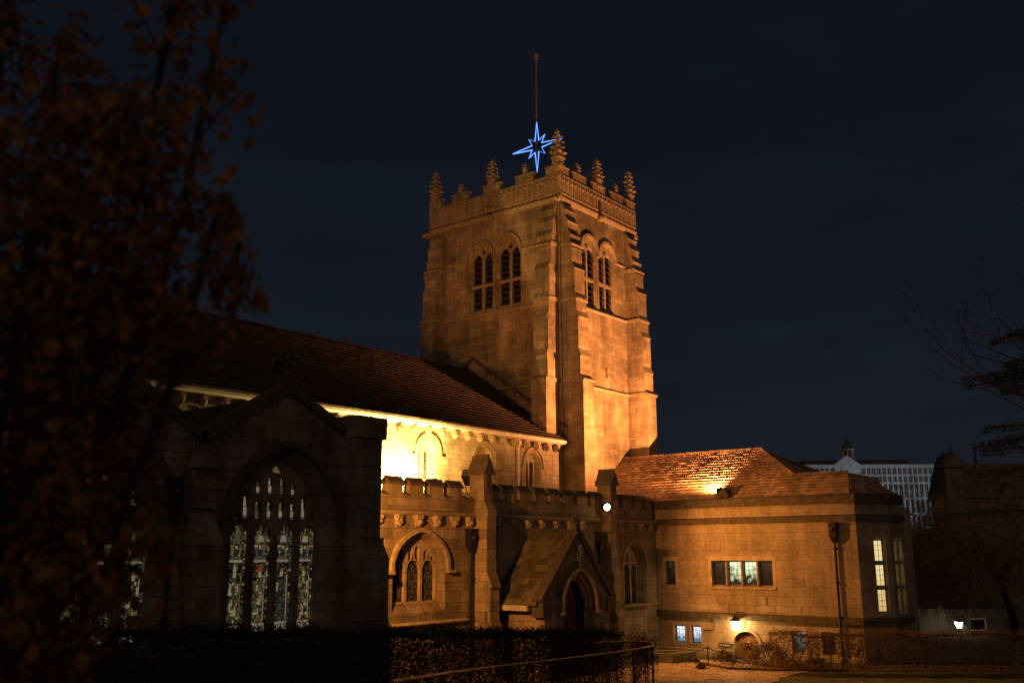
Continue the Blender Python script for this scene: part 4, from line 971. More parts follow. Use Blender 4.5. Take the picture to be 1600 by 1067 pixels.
# ================================================================== FIXTURES (hang on the walls, things of their own)
def floodlight(name, label, p, target, s=.42, body=IRON, lit=None, grp='floodlights on the roofs'):
    t = thing(name, label, 'floodlight', p, grp); q = (Vector(target)-Vector(p)).to_track_quat('Z', 'Y').to_matrix()
    mb = MB(); sq = [(-s*.5, -s*.42), (s*.5, -s*.42), (s*.5, s*.42), (-s*.5, s*.42)]
    b = [Vector((x*.8, y*.8, -s*.55)) for x, y in sq]; f = [Vector((x, y, 0)) for x, y in sq]; vs = [Vector(p)+q@v for v in b+f]
    mb.add(vs, [(0, 3, 2, 1), (0, 1, 5, 4), (1, 2, 6, 5), (2, 3, 7, 6), (3, 0, 4, 7)])
    build('housing', mb, body, t)
    mb = MB(); mb.add([v for v in [Vector(p)+q@Vector((x*.92, y*.92, -.03)) for x, y in sq]], [(0, 1, 2, 3)]); build('lamp_glass', mb, lit or GLASSD, t)
    mb = MB(); c = Vector(p)+q@Vector((0, 0, -s*.3)); side = q@Vector((1, 0, 0)); lo = Vector(p)-Z*s*1.15
    mb.tube([c-side*s*.5, lo-side*s*.3, lo+side*s*.3, c+side*s*.5], .022, 5); mb.tube([lo, lo-Z*.12], .05, 6); build('bracket', mb, IRON, t)
    return t
GRPF = None
tA = floodlight('floodlight', 'black floodlight on the hall gutter, aimed up at the tower', FL_A, (46.6, 31.5, 17), .85, grp=None)
mb = MB(); a, b = Vector((47.25, 23.36, 7.55)), Vector((47.98, 23.40, 7.62)); b = Vector((47.98, 23.385, 7.66))
mb.add([a, b, b+Z*.42, a+Z*.42, a+Vector((0, -.015, 0)), b+Vector((0, -.015, 0)), b+Vector((0, -.015, .42)), a+Vector((0, -.015, .42))], [(0, 1, 2, 3), (7, 6, 5, 4), (0, 4, 5, 1), (1, 5, 6, 2), (2, 6, 7, 3), (3, 7, 4, 0)])
build('added_shield', mb, IRON, tA)  # plate added to cut this lamp's light off the roof's right part
floodlight('floodlight', 'boxy floodlight beside the gabled pinnacle on the aisle roof', FL_N, (45, 30.5, 18), .8, grp=None)
tP = thing('floodlight', 'glowing round orange floodlight on the parapet above the porch', 'floodlight', FL_P)
mb = MB(); mb.lathe((0, 0, 0), [(0, 0), (.18, .0), (.24, -.12), (.2, -.3), (.08, -.36), (0, -.36)], 14); rq = (Vector((-.55, -.8, -.15))).to_track_quat('Z', 'Y').to_matrix()
mb.v = [FL_P+rq@v for v in mb.v]; build('housing', mb, IRON, tP)
mb = MB(); mb.blob((0, 0, 0), .165, .165, .08, None, 14, 6); mb.v = [FL_P+rq@(v+Vector((0, 0, .02))) for v in mb.v]; build('lamp_glass', mb, BULB, tP)
mb = MB(); mb.tube([FL_P+rq@Vector((0, 0, -.3)), (41.7, 26.6, 6.6)], .03, 6); build('bracket', mb, IRON, tP)
floodlight('floodlight', 'small floodlight on the transept flank, aimed along the aisle wall', FL_T, (31.5, 27, 3), .35, grp=None)
mbv = MB(); mbv.box((32.2, 29.55, 7.2), (32.212, 30.07, 8.0))
tC = floodlight('floodlight', 'floodlight standing on the aisle roof before the brightest clerestory bay', FL_C, (30.6, 31.5, 9), .35, grp=None)
build('added_shield', mbv, IRON, tC)  # unseen plate added to keep this lamp off the tower buttress
floodlight('floodlight', 'floodlight beside the dark transept roof, aimed at the tower', FL_R, (44.8, 36.8, 20), .4, grp=None)
for o in COL.objects:
    if o.get('category') == 'floodlight': o['group'] = 'floodlights fixed on the church'

lan = thing('wall_lantern', 'lit hexagonal lantern on a wall bracket over the arched door', 'lantern', (46.72, 22.42, .8))
mb = MB(); c = (46.72, 22.42)
mb.taper(c, .17, .22, .86, 1.28, n=6, rot=0); build('lamp_glass', mb, LANT, lan)
mb = MB(); mb.taper(c, .30, .06, 1.29, 1.50, n=6, rot=0); mb.taper(c, .04, .02, 1.5, 1.62, n=6); mb.taper(c, .19, .12, .80, .855, n=6, rot=0)
for k in range(6):
    a = k*math.pi/3; mb.tube([(c[0]+.175*math.cos(a), c[1]+.175*math.sin(a), .86), (c[0]+.228*math.cos(a), c[1]+.228*math.sin(a), 1.29)], .011, 4)
build('frame', mb, IRON, lan)
mb = MB(); mb.tube([(c[0], c[1], 1.6), (c[0]+.15, c[1]-.08, 1.72), (47.2, 22.14, 1.68), (47.2, 22.14, .95)], .02, 6); build('bracket', mb, IRON, lan)

sg = thing('wall_sign', 'dark nameplate with pale lettering on the wall left of the door', 'sign', fH.p(23.27, -.13, .02))
mb = MB(); extr(mb, fH, rect(22.92, 23.64, -.06, .14), 0.002, .03, back=True); build('plate', mb, plain('sign_plate', (.06, .04, .035), .5), sg)
cu = bpy.data.curves.new('t', 'FONT'); cu.body = 'Song Room'; cu.size = .13; cu.align_x = 'CENTER'; cu.align_y = 'CENTER'
to = bpy.data.objects.new('t', cu); COL.objects.link(to); bpy.context.view_layer.update()
dg = bpy.context.evaluated_depsgraph_get(); me = bpy.data.meshes.new_from_object(to.evaluated_get(dg)); bpy.data.objects.remove(to)
for v in me.vertices: x, y, _ = v.co; v.co = fH.p(23.28-x, .04+y, .034)-Vector(sg.location)
me.materials.append(plain('sign_letters', (.75, .70, .62), .6)); lo = bpy.data.objects.new('lettering', me); COL.objects.link(lo); lo.parent = sg

# flagpole and neon star on the tower
fp = thing('flagpole', 'tall bare flagpole rising from the tower roof', 'flagpole', (48.0, 35.45, 25.9))
mb = MB(); mb.tube([(48, 35.45, 25.9), (48, 35.45, 37.2)], .11, 8, None, .065); build('pole', mb, POLE, fp)
mb = MB(); mb.blob((48, 35.45, 37.38), .17, .17, .2); mb.taper((48, 35.45), .15, .15, 37.1, 37.22, n=8); build('truck', mb, POLE, fp)
mb = MB()
for a in range(6):
    mb.tube([(47.95, 35.4, 30.4), (48+1.6*math.cos(a), 35.4+1.6*math.sin(a), 27)], .012, 3)
build('stay', mb, LEAD, fp)
st = thing('neon_star', 'eight-pointed blue neon star shining on the tower flagpole', 'star', (47.7, 35.35, 28.9))
mb = MB(); ctr = Vector((47.75, 35.28, 30.72)); pts = []
rad = {0: 1.98, 1: .92, 2: 1.70, 3: .92, 4: 1.98, 5: .92, 6: 1.78, 7: .92}
for k in range(8):
    a = k*math.pi/4; pts.append(ctr+Vector((0, math.cos(a), math.sin(a)))*rad[k]); a += math.pi/8; pts.append(ctr+Vector((0, math.cos(a), math.sin(a)))*.42)
pts.append(pts[0]); mb.tube(pts, .042, 6); build('neon_tube', mb, NEON, st)
mb = MB()
for k in range(8):
    a = k*math.pi/4; mb.tube([ctr+Vector((.06, 0, 0)), ctr+Vector((.06, math.cos(a)*rad[k]*.9, math.sin(a)*rad[k]*.9))], .015, 4)
mb.tube([ctr+Vector((.06, 0, -2)), ctr+Vector((.06, 0, 2))], .02, 4); build('frame', mb, IRON, st)

# ================================================================== FOREGROUND: railing, hedge, shrubs
rail = thing('handrail', 'curved steel handrail sloping down beside the path in the foreground', 'handrail', (20, 14, terr(20, 14)))
rp_ = [(9.44, 9.44, 3.13), (13.57, 11.6, 2.76), (17.72, 13.05, 2.44), (23.07, 14.64, 2.11), (27.2, 16.09, 1.85), (28.6, 16.62, 1.79), (29.45, 17.25, 1.77), (29.75, 17.95, 1.75), (29.3, 18.6, 1.74), (28.6, 18.9, 1.73)]
def smooth(p, k=3):
    p = [Vector(q) for q in p]
    for _ in range(k):
        q = [p[0]]
        for a, b in zip(p[:-1], p[1:]): q += [a.lerp(b, .25), a.lerp(b, .75)]
        p = q+[p[-1]]
    return p
mb = MB(); mb.tube(smooth(rp_), .027, 8); build('top_rail', mb, RAILM, rail, smooth=True)
mbp = [(9.44, 9.44), (11.6, 10.6), (13.8, 11.7), (15.8, 12.4), (17.9, 13.1), (20.3, 13.85), (22.8, 14.58), (25.2, 15.4), (27.2, 16.1), (28.5, 16.6), (29.2, 17.1), (29.6, 17.55), (29.68, 18.1), (29.3, 18.55)]
top = smooth(rp_)
for x, y in mbp:
    q = min(top, key=lambda v: (v.x-x)**2+(v.y-y)**2)
    mb = MB(); mb.tube([(q.x, q.y, terr(q.x, q.y)-.1), (q.x, q.y, q.z-.02)], .02, 6); build('post', mb, IRON, rail)

def leaf_quads(mb, p, s, rng, mi=0, fold=True):
    a = Vector((rng.gauss(0, 1), rng.gauss(0, 1), rng.gauss(0, 1))).normalized(); b = a.orthogonal().normalized(); b.rotate(Matrix.Rotation(rng.uniform(0, 6.28), 3, a)); c = a.cross(b)
    l = s*rng.uniform(.7, 1.3); w = l*rng.uniform(.45, .7)
    mb.add([p-b*l*.5, p+c*w*.5+a*l*.1, p+b*l*.5, p-c*w*.5+a*l*.1], [(0, 1, 2), (0, 2, 3)], mi)
def hedge(name, label, line, width, height, n, leaf, lm, seed, sparse=0, stems=40, top_trim=True, ls=.06, grp=None):
    rng = random.Random(seed); root = thing(name, label, 'hedge', (*line[0], terr(*line[0])), grp); mb = MB(); ms = MB()
    L_ = [Vector((*p, 0)) for p in line]; seg = [(b-a).length for a, b in zip(L_[:-1], L_[1:])]; tot = sum(seg)
    def at(s):
        for (a, b), l in zip(zip(L_[:-1], L_[1:]), seg):
            if s <= l: return a.lerp(b, s/l), (b-a).normalized()
            s -= l
        return L_[-1], (L_[-1]-L_[-2]).normalized()
    for i in range(n):
        p, d = at(rng.uniform(0, tot)); nn = Vector((-d.y, d.x, 0)); g = terr(p.x, p.y)
        hh = height+.05*math.sin(p.x*2.3)+.04*math.sin(p.x*5.1+1)+(rng.random()**6)*.22
        u = rng.random()
        if u < .28: w, z = rng.uniform(-.5, .5)*width, hh*rng.uniform(.95, 1.02)
        elif u < .72: w, z = rng.choice((-.5, .5))*width*rng.uniform(.8, 1.08), hh*(rng.random()**(.6 if sparse else .8))
        else: w, z = rng.uniform(-.5, .5)*width, hh*rng.random()**.7
        if sparse and z < hh*.5 and rng.random() < sparse: continue
        leaf_quads(mb, p+nn*w+Z*(g+z), ls, rng)
    for i in range(stems):
        p, d = at(tot*(i+rng.uniform(.2, .8))/stems); nn = Vector((-d.y, d.x, 0)); g = terr(p.x, p.y); b = p+nn*rng.uniform(-.2, .2)*width+Z*(g-.05)
        for k in range(5 if sparse else 3):
            q = b+Z*rng.uniform(.1, .5)*height; e_ = p+d*rng.uniform(-.35, .35)+nn*rng.uniform(-.45, .45)*width+Z*(g+height*rng.uniform(.6, 1))
            m_ = q.lerp(e_, .5)+Vector((rng.uniform(-.1, .1), rng.uniform(-.1, .1), 0)); ms.tube([b, q, m_, e_], .022 if sparse else .014, 4, None, .005, False)
            for _ in range(3):
                f2 = q.lerp(e_, rng.uniform(.2, .9)); ms.tube([f2, f2+Vector((rng.uniform(-.25, .25), rng.uniform(-.25, .25), rng.uniform(-.05, .35)))], .007, 3, None, .003, False)
    build('foliage', mb, lm, root); build('stem', ms, TWIG, root)
    return root
hedge('clipped_hedge', 'long dense clipped hedge in front of the dark transept gables', [(4, 20.1), (14, 20.2), (24, 20.3), (32.1, 20.5)], 1.15, 1.86, 95000, 1, LEAF2, 4, 0, 150, ls=.075)
hedge('beech_hedge', 'thin brown beech hedge with bare stems below the bay window', [(41.6, 18.4), (43.9, 15.0), (47.6, 9.8), (51.5, 4.4)], .7, 1.62, 30000, 1, LEAF3, 8, .30, 44, ls=.07)
rng = random.Random(61); mb = MB()
for i in range(5200):
    t = rng.random(); a = Vector((41.9, 20.6, 0)).lerp(Vector((51, 6, 0)), t)+Vector((rng.gauss(.6, .7), rng.gauss(.5, .6), 0))
    if not (45.7 < a.x < 49.1 and 20.6 < a.y < 24.3): leaf_quads(mb, Vector((a.x, a.y, max(terr(a.x, a.y), -.45)+rng.uniform(.03, .07))), .07, rng)
for i in range(1800):
    a = Vector((rng.uniform(30, 46), rng.uniform(14, 24), 0)); leaf_quads(mb, Vector((a.x, a.y, max(terr(a.x, a.y), -.45)+.05)), .05, rng)
tag(build('fallen_leaves', mb, LEAF3), 'scattered brown fallen leaves on the bed and path edges', 'leaves', kind='stuff')
def shrub(name, label, p, r, h_, n, lm, seed, ls=.08, twigs=14, cat='shrub', grp='shrubs planted round the path and hall'):
    rng = random.Random(seed); g = terr(*p) if not (45.7 < p[0]) else -.45; root = thing(name, label, cat, (*p, g), grp); mb = MB(); ms = MB()
    cl = [Vector((rng.uniform(-.7, .7)*r, rng.uniform(-.7, .7)*r, h_*rng.uniform(.25, .9))) for _ in range(max(4, int(r*12)))]
    for i in range(n):
        c = rng.choice(cl); q = c+Vector((rng.gauss(0, .2)*r, rng.gauss(0, .2)*r, rng.gauss(0, .13)*h_)); q.z = max(.03, q.z); leaf_quads(mb, Vector((*p, g))+q, ls, rng)
    for i in range(twigs):
        c = rng.choice(cl)*rng.uniform(.8, 1.15); b = Vector((*p, g-.05)); m_ = b+Vector((c.x*.35, c.y*.35, c.z*.55)); ms.tube([b, m_, b+c+Z*.05], .014, 4, None, .004, False)
    build('foliage', mb, lm, root); build('stem', ms, TWIG, root)
    return root
shrub('shrub', 'leafy brown shrub behind the bend of the handrail', (32.9, 20.0), .85, 1.75, 2600, LEAF3, 21, .085, 22)
for i, (p, r, hh, lab) in enumerate((((41.2, 21.7), .45, .42, 'low rounded shrub by the kerb left of the stair rail'), ((43.4, 21.6), .6, .95, 'dark spiky shrub just right of the stair rail'),
        ((43.6, 20.2), .75, 1.0, 'dark shrub in front of the arched door'), ((43.9, 19.4), .6, 1.05, 'dark shrub between the arched door and the thin hedge'), ((43.4, 18.5), .7, .8, 'spreading shrub at the left end of the thin hedge'),
        ((43.6, 17.2), .6, .5, 'low shrub on the bed in front of the hall corner'))):
    shrub('shrub', lab, p, r, hh, 1100, LEAF4, 30+i, .075, 26)
shrub('shrub', 'sparse shrub against the aisle wall beside the corner window', (41.6, 25.2), .6, 1.5, 500, LEAF3, 44, .08, 18)

sr = thing('stair_rail', 'short black iron stair rail before the arched door', 'handrail', (42.6, 21.3, -.45))
mb = MB(); mb.tube([(42.3, 21.75, -.45), (42.3, 21.75, .36)], .03, 6); mb.blob((42.3, 21.75, .40), .05, .05, .05); build('post', mb, IRON, sr)
mb = MB(); mb.tube(smooth([(42.15, 21.95, .22), (42.2, 21.92, .36), (42.32, 21.75, .36), (43.5, 21.3, .0), (44.8, 20.9, -.4)], 2), .024, 6); mb.tube([(42.3, 21.75, -.05), (44.3, 21.1, -.4)], .014, 5); build('rail', mb, IRON, sr)
ms_ = thing('stone_slab', 'low grey stone platform with raised rim at the path end', 'platform', (42.8, 24.0, -.45))
mb = MB(); q = [Vector((41.9, 25.0, 0)), Vector((42.15, 23.5, 0)), Vector((43.9, 23.2, 0)), Vector((43.7, 24.8, 0))]
mb.add([v+Z*-.5 for v in q]+[v+Z*.0 for v in q], [(0, 1, 5, 4), (1, 2, 6, 5), (2, 3, 7, 6), (3, 0, 4, 7)]); cc_ = sum(q, Vector())/4; qi = [cc_+(v-cc_)*.72 for v in q]
mb.add([v for v in q]+qi+[v-Z*.15 for v in qi], [(0, 1, 5, 4), (1, 2, 6, 5), (2, 3, 7, 6), (3, 0, 4, 7), (4, 5, 9, 8), (5, 6, 10, 9), (6, 7, 11, 10), (7, 4, 8, 11), (8, 9, 10, 11)])
build('slab', mb, plain('mossy_stone', (.16, .16, .10), .9, 0, .3, 4, .3), ms_)

# ================================================================== TREES
def branch(ms, p, d, l, r, depth, rng, tips, spread=.5, up=.12, nseg=4, sub=3, minr=.004, droop=0):
    pts = [p]; q = p.copy(); dd = d.copy()
    for i in range(nseg):
        dd = (dd+Vector((rng.gauss(0, .13), rng.gauss(0, .13), rng.gauss(0, .09)+up*.3-droop*i/nseg))).normalized(); q = q+dd*l/nseg; pts.append(q.copy())
    ms.tube(pts, r, 5 if r > .03 else 3, None, r*.45, False)
    if depth == 0: tips.append((q, dd)); return
    for k in range(sub):
        t = rng.uniform(.3, 1); i = min(nseg-1, int(t*nseg)); b = pts[i].lerp(pts[i+1], t*nseg-i)
        nd = (dd+Vector((rng.gauss(0, spread), rng.gauss(0, spread), rng.gauss(0, spread*.7)+up-droop))).normalized()
        branch(ms, b, nd, l*rng.uniform(.5, .75), max(minr, r*.5), depth-1, rng, tips, spread, up, nseg, sub, minr, droop)
    tips.append((q, dd))
# the near tree that fills the left of the picture
def near_tree():
    rng = random.Random(77); c = f_*1.0; base = h_*5.4+r_*-3.15; base.z = terr(base.x, base.y)
    root = thing('hornbeam_tree', 'dark upright tree with brown autumn leaves filling the left foreground', 'tree', base)
    mt = MB(); mb = MB(); tips = []
    mt.tube([base-Z*.2, base+Z*.6, base+Vector((.02, .03, 1.1))], .17, 10, None, .13)
    fork = base+Vector((.02, .03, 1.05)); limbs = []
    for k in range(17):
        a = k/17*2*math.pi+rng.uniform(-.2, .2); rr = rng.uniform(.45, 1.5); hh = rng.uniform(3.0, 6.4)
        e_ = fork+Vector((math.cos(a)*rr, math.sin(a)*rr, hh)); m_ = fork.lerp(e_, .45)+Vector((math.cos(a)*rr*.28, math.sin(a)*rr*.28, -.2))
        p = smooth([fork, m_, e_], 2); mt.tube(p, .055, 6, None, .014, False); limbs.append(p)
    for p in limbs:
        for j in range(78):
            t = rng.uniform(.10, 1); i = min(len(p)-2, int(t*(len(p)-1))); b = p[i].lerp(p[i+1], rng.random()); o_ = b-fork; o_.z = 0
            d = (o_.normalized()*.9+Vector((rng.gauss(0, .6), rng.gauss(0, .6), rng.gauss(.25, .4)))).normalized(); l = rng.uniform(.25, .75)
            e_ = b+d*l; mid = b.lerp(e_, .5)+Z*.05; 
            if math.hypot(e_.x-base.x, e_.y-base.y) < 1.6: mt.tube([b, mid, e_], .010, 3, None, .003, False)
            for q in range(rng.randint(13, 27)):
                pp = b.lerp(e_, rng.uniform(.25, 1.1))+Vector((rng.gauss(0, .06), rng.gauss(0, .06), rng.gauss(-.02, .06)))
                rel = pp-base; rad = math.hypot(rel.x, rel.y); lim = (1.58+.10*math.sin(rel.z*3.7+1))*min(1, max(.55, .52+(rel.z-.9)/5.2))
                lim -= .42*math.exp(-((rel.z-3.0)/.32)**2)
                if rad > lim: continue
                a_ = Vector((rng.gauss(0, 1), rng.gauss(0, 1), rng.gauss(0, .7))).normalized(); s = rng.choice((.035, .045, .055, .07, .09))*rng.uniform(.8, 1.2)
                ax = Vector((rng.gauss(0, .6), rng.gauss(0, .6), -1)).normalized(); sd = ax.cross(a_).normalized(); n_ = sd.cross(ax); cu_ = rng.uniform(-.35, .45)*s
                mb.add([pp, pp+ax*s*.35+sd*s*.42+n_*cu_, pp+ax*s*.75+sd*s*.36+n_*cu_*1.2, pp+ax*s*1.15, pp+ax*s*.75-sd*s*.36+n_*cu_*1.2, pp+ax*s*.35-sd*s*.42+n_*cu_, pp+ax*s*.5], [(0, 1, 6), (1, 2, 6), (2, 3, 6), (3, 4, 6), (4, 5, 6), (5, 0, 6)])
    build('trunk', mt, BARK, root); build('crown', mb, LEAF1, root)
near_tree()
def bare_tree(name, label, base, hgt, seed, lean=(0, 0, 0), droop=.0, sub=4, depth=4, r=.22, spread=.55, twiglet=None, first=.35, limbs=None, tm=None):
    rng = random.Random(seed); root = thing(name, label, 'tree', base, 'bare winter trees'); mt = MB(); ms = MB(); tips = []; b = Vector(base); top = b+Vector((lean[0], lean[1], hgt*.45))
    mt.tube(smooth([b-Z*.3, b+Z*hgt*first*.5, top], 2), r, 9, None, r*.55)
    for k in range(limbs or 7):
        a = k/(limbs or 7)*6.283+rng.uniform(-.3, .3); st_ = (b+Z*hgt*first).lerp(top, rng.random()); d = Vector((math.cos(a), math.sin(a), rng.uniform(.3, 1.0))).normalized()
        branch(ms, st_, d, hgt*.42, r*.4, depth-1, rng, tips, spread, .1, 4, sub, .009, droop)
    if twiglet:
        for q, d in tips:
            for _ in range(twiglet):
                e_ = (d+Vector((rng.gauss(0, .8), rng.gauss(0, .8), rng.gauss(-.25, .6)))).normalized()*rng.uniform(.35, .95); ms.tube([q, q+e_*.5+Z*.06, q+e_-Z*droop*.5], .011, 3, None, .006, False)
    build('trunk', mt, BARK, root); build('crown', ms, tm or TWIG, root)
    return root
bare_tree('bare_tree', 'weeping bare tree with tangled twigs right of the hall', (64.2, 13.2, -.6), 9.5, 5, (-.6, .6, 0), .30, 5, 4, .3, .6, twiglet=3, limbs=14)
bare_tree('bare_tree', 'broad bare tree behind the hall corner below the white facade', (66.0, 19.5, -.6), 9.5, 9, (.3, 0, 0), .10, 5, 4, .22, .6, twiglet=3, limbs=13)
bare_tree('bare_tree', 'bare tree reaching in from the right edge high in the sky', (38.0, 2.1, .0), 15.0, 14, (-.2, .3, 0), -.05, 3, 4, .16, .45, first=.5, limbs=10, tm=BARK)
def cedar(base, seed):
    rng = random.Random(seed); root = thing('cedar_tree', 'cedar with layered green boughs at the right edge', 'tree', base); mt = MB(); mb = MB(); b = Vector(base)
    mt.tube([b-Z*.3, b+Z*6, b+Z*13], .3, 9, None, .06)
    for k in range(34):
        z = rng.uniform(4.5, 12.3); a = rng.uniform(0, 6.283); l = (13.4-z)*.34+rng.uniform(1.0, 2.2); st_ = b+Z*z; d = Vector((math.cos(a), math.sin(a), .12))
        pts = [st_+d*l*t+Z*(-.35*t*t*l*.4) for t in (0, .35, .7, 1)]; mt.tube(pts, .05, 4, None, .012, False); sd = Vector((-d.y, d.x, 0))
        for j in range(int(70*l)):
            t = rng.random()**.8; i = min(2, int(t*3)); q = pts[i].lerp(pts[i+1], t*3-i); wv = .42*(1-.75*t)*l*.5
            q = q+sd*rng.uniform(-1, 1)*wv+Z*rng.uniform(-.16, .10); ax = (d*.5+sd*rng.uniform(-.8, .8)+Z*rng.uniform(-.55, .15)).normalized(); s_ = rng.uniform(.12, .28); w_ = ax.orthogonal().normalized()*.022
            mb.add([q-w_, q+w_, q+ax*s_], [(0, 1, 2)]); w2 = ax.cross(w_.normalized())*.022; mb.add([q-w2, q+w2, q+ax*s_], [(0, 1, 2)])
    build('trunk', mt, BARK, root); build('crown', mb, NEEDLE, root)
cedar((37.5, 5.35, .0), 3)

# ================================================================== BACKGROUND
# long white mill-like building with a cupola on the hill
MP = Vector((465.5, 187.7, 0)); MQ = Vector((512.5, 127.5, 0)); md = (MQ-MP).normalized(); mn = Vector((-.787, -.617, 0)); mn = Vector((md.y, -md.x, 0)); 
if mn.dot(h_) > 0: mn = -mn
fM = Fr(MP, md, mn); ML = (MQ-MP).length; MZ0, MZ1 = 14.0, 45.6
mill = thing('hill_building', 'long white floodlit building with many windows and a cupola on the hill', 'building', MP+Z*MZ0)
mb = MB(); rows_ = [(41.2, 43.9), (37.2, 39.8), (29.6, 36.0), (22.0, 28.4), (15.5, 20.5)]
nb = 30; bay = ML/nb
wall(mb, fM, rect(0, ML, MZ0, MZ1)); a, b_ = fM.p(0, MZ0, -18), fM.p(ML, MZ0, -18)
mb.add([fM.p(ML, MZ0), b_, b_+Z*(MZ1-MZ0), fM.p(ML, MZ1), fM.p(0, MZ0), a, a+Z*(MZ1-MZ0), fM.p(0, MZ1)], [(0, 1, 2, 3), (4, 7, 6, 5), (3, 2, 6, 7)])
for i in range(nb+1): extr(mb, fM, rect(max(0, i*bay-.34), min(ML, i*bay+.34), MZ0, 44.6), 0, .5)
for z in (36.6, 40.5, 44.4, 28.9, 21.2): extr(mb, fM, rect(0, ML, z-.25, z+.25), 0, .35)
extr(mb, fM, rect(-.4, ML+.4, 44.65, 45.6), 0, .9)
mw_ = build('wall', mb, MILLW, mill)
wm = {}
for r_i, (z0, z1) in enumerate(rows_[:3]):
    mbw = MB(); q = Fr((0, 0, 0), md, mn); hw_ = bay*.31
    pane(mbw, q, rect(-hw_, hw_, 0, z1-z0), .06, 0); extr(mbw, q, rect(-.06, .06, 0, z1-z0), .05, .12, mi=1); extr(mbw, q, rect(-hw_, hw_, (z1-z0)*.5-.06, (z1-z0)*.5+.06), .05, .11, mi=1)
    w0 = build('window', mbw, [GLASSD, MILLW], mw_, origin=(0, 0, 0)); w0.location = fM.p(bay*.5, z0)-WLOC(mw_)
    for i in range(1, nb): copy_part(w0, mw_, fM.p(bay*(i+.5), z0))
mb = MB()
for z0, z1 in rows_[3:]:
    for i in range(nb): pane(mb, fM, rect(bay*(i+.5)-bay*.27, bay*(i+.5)+bay*.27, z0, z1), .06)
build('lower_window', mb, GLASSD, mw_)['kind'] = 'stuff'
mb = MB(); prof_extr(mb, fM, 6, ML-18, [(-1, 45.6), (-1, 46.8), (-6, 48.4), (-14, 48.4), (-17, 45.6)]); build('roof', mb, LEAD, mill)
mb = MB(); tc_ = ML*.345; extr(mb, fM, [(tc_-6.5, 40), (tc_+6.5, 40), (tc_+6.5, 45.6), (tc_, 50.2), (tc_-6.5, 45.6)], -3, 1.2, back=True); build('pediment', mb, MILLW, mill)
mb = MB(); cp = fM.p(tc_+3.0, 0, -6)
CS = .74
def ct(p, r0, r1, z0, z1, mi=None, n=4, rot=math.pi/4): mb.taper(p, r0*CS, r1*CS, 46+(z0-47.5)*CS, 46+(z1-47.5)*CS, mi, n, rot)
ct(cp, 5.2, 5.2, 46, 51.5); ct(cp, 5.8, 5.8, 51.5, 52.1)
for k in range(8):
    a = k*math.pi/4+.3; ct((cp.x+3.7*CS*math.cos(a), cp.y+3.7*CS*math.sin(a)), .55, .5, 52.1, 57.4, n=6)
ct(cp, 2.4, 2.4, 52.1, 57.4, 1, n=8); ct(cp, 4.9, 4.9, 57.4, 58.2, n=8); ct(cp, 4.2, 2.4, 58.2, 62, 1, n=8); ct(cp, 2.4, .7, 62, 64.4, 1, n=8); ct(cp, .5, .1, 64.4, 69, 1, n=6)
build('cupola', mb, [MILLW, LEAD], mill)
for i in range(4):
    a = ML*(i+.5)/4; p = fM.p(a, 14.5, 24)
    lamp('facade_flood', p, fM.p(a, 36, 0), 4800, (.62, .84, 1), 95, .6, .5)
# chimney-like stone pier and dark building with finials
pr_ = thing('stone_pier', 'dark square stone chimney stack beside the white facade', 'chimney', (128.6, 31.6, -2))
mb = MB(); mb.taper((128.6, 31.8), 1.55, 1.5, -2, 14.6, rot=A_+math.pi/4); mb.taper((128.6, 31.8), 1.85, 1.85, 14.6, 15.4, rot=A_+math.pi/4); mb.taper((128.6, 31.8), 1.55, 1.5, 15.4, 16.0, rot=A_+math.pi/4)
build('stack', mb, DARKST, pr_)
mb = MB()
for k in (-.6, .1, .65): mb.taper((128.6-k*.5, 31.8+k*.8), .24, .2, 16, 16.5, n=8)
build('chimney_pot', mb, DRESSD, pr_)
gh = thing('gabled_house', 'dark steep-roofed building with two spiky finials at the right edge', 'building', (143, 29, -2))
fg = Fr((139.4, 33.6, 0), (.617, -.787, 0), (-.787, -.617, 0))
mb = MB(); extr(mb, fg, rect(0, 14, -2, 11.5), -9, 0, back=True); build('wall', mb, DARKST, gh)
mb = MB(); prof_extr(mb, fg, -.4, 14.4, [(.4, 11.4), (-3.2, 16.2), (-6, 16.2), (-9.4, 11.4)]); extr(mb, fg, [(4.6, 10.5), (8.2, 10.5), (6.4, 13.4)], -3, .3, back=True); build('roof', mb, TILE_P, gh)
for a in (1.0, 4.3):
    mb = MB(); p = fg.p(a, 0, -3.4); mb.taper(p, .28, .16, 16.1, 17.6, n=6); mb.taper(p, .1, .04, 17.6, 19.6, n=5); mb.blob((p.x, p.y, 17.7), .22, .22, .2); build('finial', mb, DRESSD, gh)
for a in (4.4, 7.4): mb = MB(); extr(mb, fg, rect(a, a+.9, 7.5, 10), .002, .06); build('window', mb, GLASSD, gh)
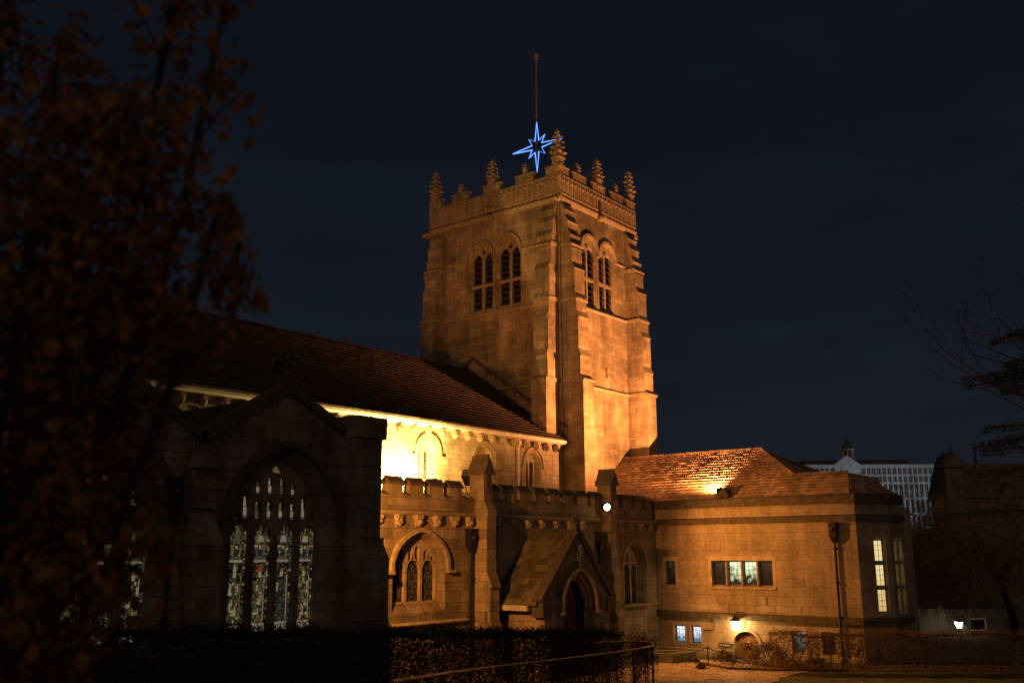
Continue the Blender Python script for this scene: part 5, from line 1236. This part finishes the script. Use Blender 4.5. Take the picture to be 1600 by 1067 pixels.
# low rendered house with the bright wall lamp
fL = Fr((66.2, 19.9, 0), (.617, -.787, 0), (-.787, -.617, 0))
lh = thing('low_house', 'low rendered house with a sash window behind the thin hedge', 'building', (68.5, 17, -1.2))
wO = rect(4.05, 5.15, -1.0, .42)
mb = MB(); wall(mb, fL, rect(-1, 7.6, -3, 1.0), [(wO, wO, .15)]); 
for a in (-1, 7.6): mb.add([fL.p(a, -3), fL.p(a, -3, -6), fL.p(a, 1, -6), fL.p(a, 1)], [(0, 1, 2, 3)])
mb.add([fL.p(-1, -3, -6), fL.p(7.6, -3, -6), fL.p(7.6, 1, -6), fL.p(-1, 1, -6)], [(0, 1, 2, 3)])
build('wall', mb, HOUSEW, lh)
mb = MB(); prof_extr(mb, fL, -1.2, 7.8, [(.18, .92), (.18, 1.03), (-6.2, 1.35), (-6.2, 1.2)]); build('roof', mb, plain('felt_roof', (.12, .11, .10), .9), lh)
mb = MB(); pane(mb, fL, wO, -.13, 0)
for r in (rect(4.05, 5.15, -.36, -.28), rect(4.05, 4.12, -1, .42), rect(5.08, 5.15, -1, .42), rect(4.12, 5.08, .35, .42), rect(4.12, 5.08, -1, -.93)): extr(mb, fL, r, -.12, -.06, mi=1)
build('window', mb, [GLASSD, plain('white_frame', (.6, .58, .54), .5)], lh)
wl = thing('wall_lamp', 'small white wall lamp glowing on the low rendered house', 'lamp', (66.2, 16.8, 0))
q = (66.25, 16.75); mb = MB(); mb.taper(q, .13, .26, -.02, .34, n=8); build('lamp_glass', mb, WLAMP, wl)
mb = MB(); mb.taper(q, .28, .05, .345, .45, n=8); p = fL.p(2.6, .4, 0); mb.tube([(q[0], q[1], .44), (q[0]+.3, q[1]+.24, .55), (p.x, p.y, .5)], .025, 5); build('bracket', mb, IRON, wl)
# garden wall behind the lawn
gwall = thing('boundary_wall', 'dark stone boundary wall behind the bare trees', 'wall', (75, 22, -1))
fB = Fr((70, 29, 0), (.617, -.787, 0), (-.787, -.617, 0)); mb = MB(); extr(mb, fB, rect(-4, 40, -3, 1.9), -.4, 0, back=True); prof_extr(mb, fB, -4, 40, [(-.46, 1.9), (.06, 1.9), (.04, 2.02), (-.2, 2.12), (-.44, 2.02)]); build('stonework', mb, DARKST, gwall)
# dark wooded rise behind
mb = MB(); rng = random.Random(99); n = 60; vs = []
for i in range(n+1):
    t = i/n; p = h_*300+r_*(-260+620*t); vs += [p+Z*-8, p+Z*(7+4*math.sin(t*9)+3*math.sin(t*23+1)+rng.uniform(-1.0, 1.0)), p+h_*60+Z*8]
mb.add(vs, [(i*3+k, (i+1)*3+k, (i+1)*3+k+1, i*3+k+1) for i in range(n) for k in (0, 1)])
tag(build('hill', mb, plain('dark_hillside', (.03, .03, .02), 1, 0, .4, .2)), kind='structure')
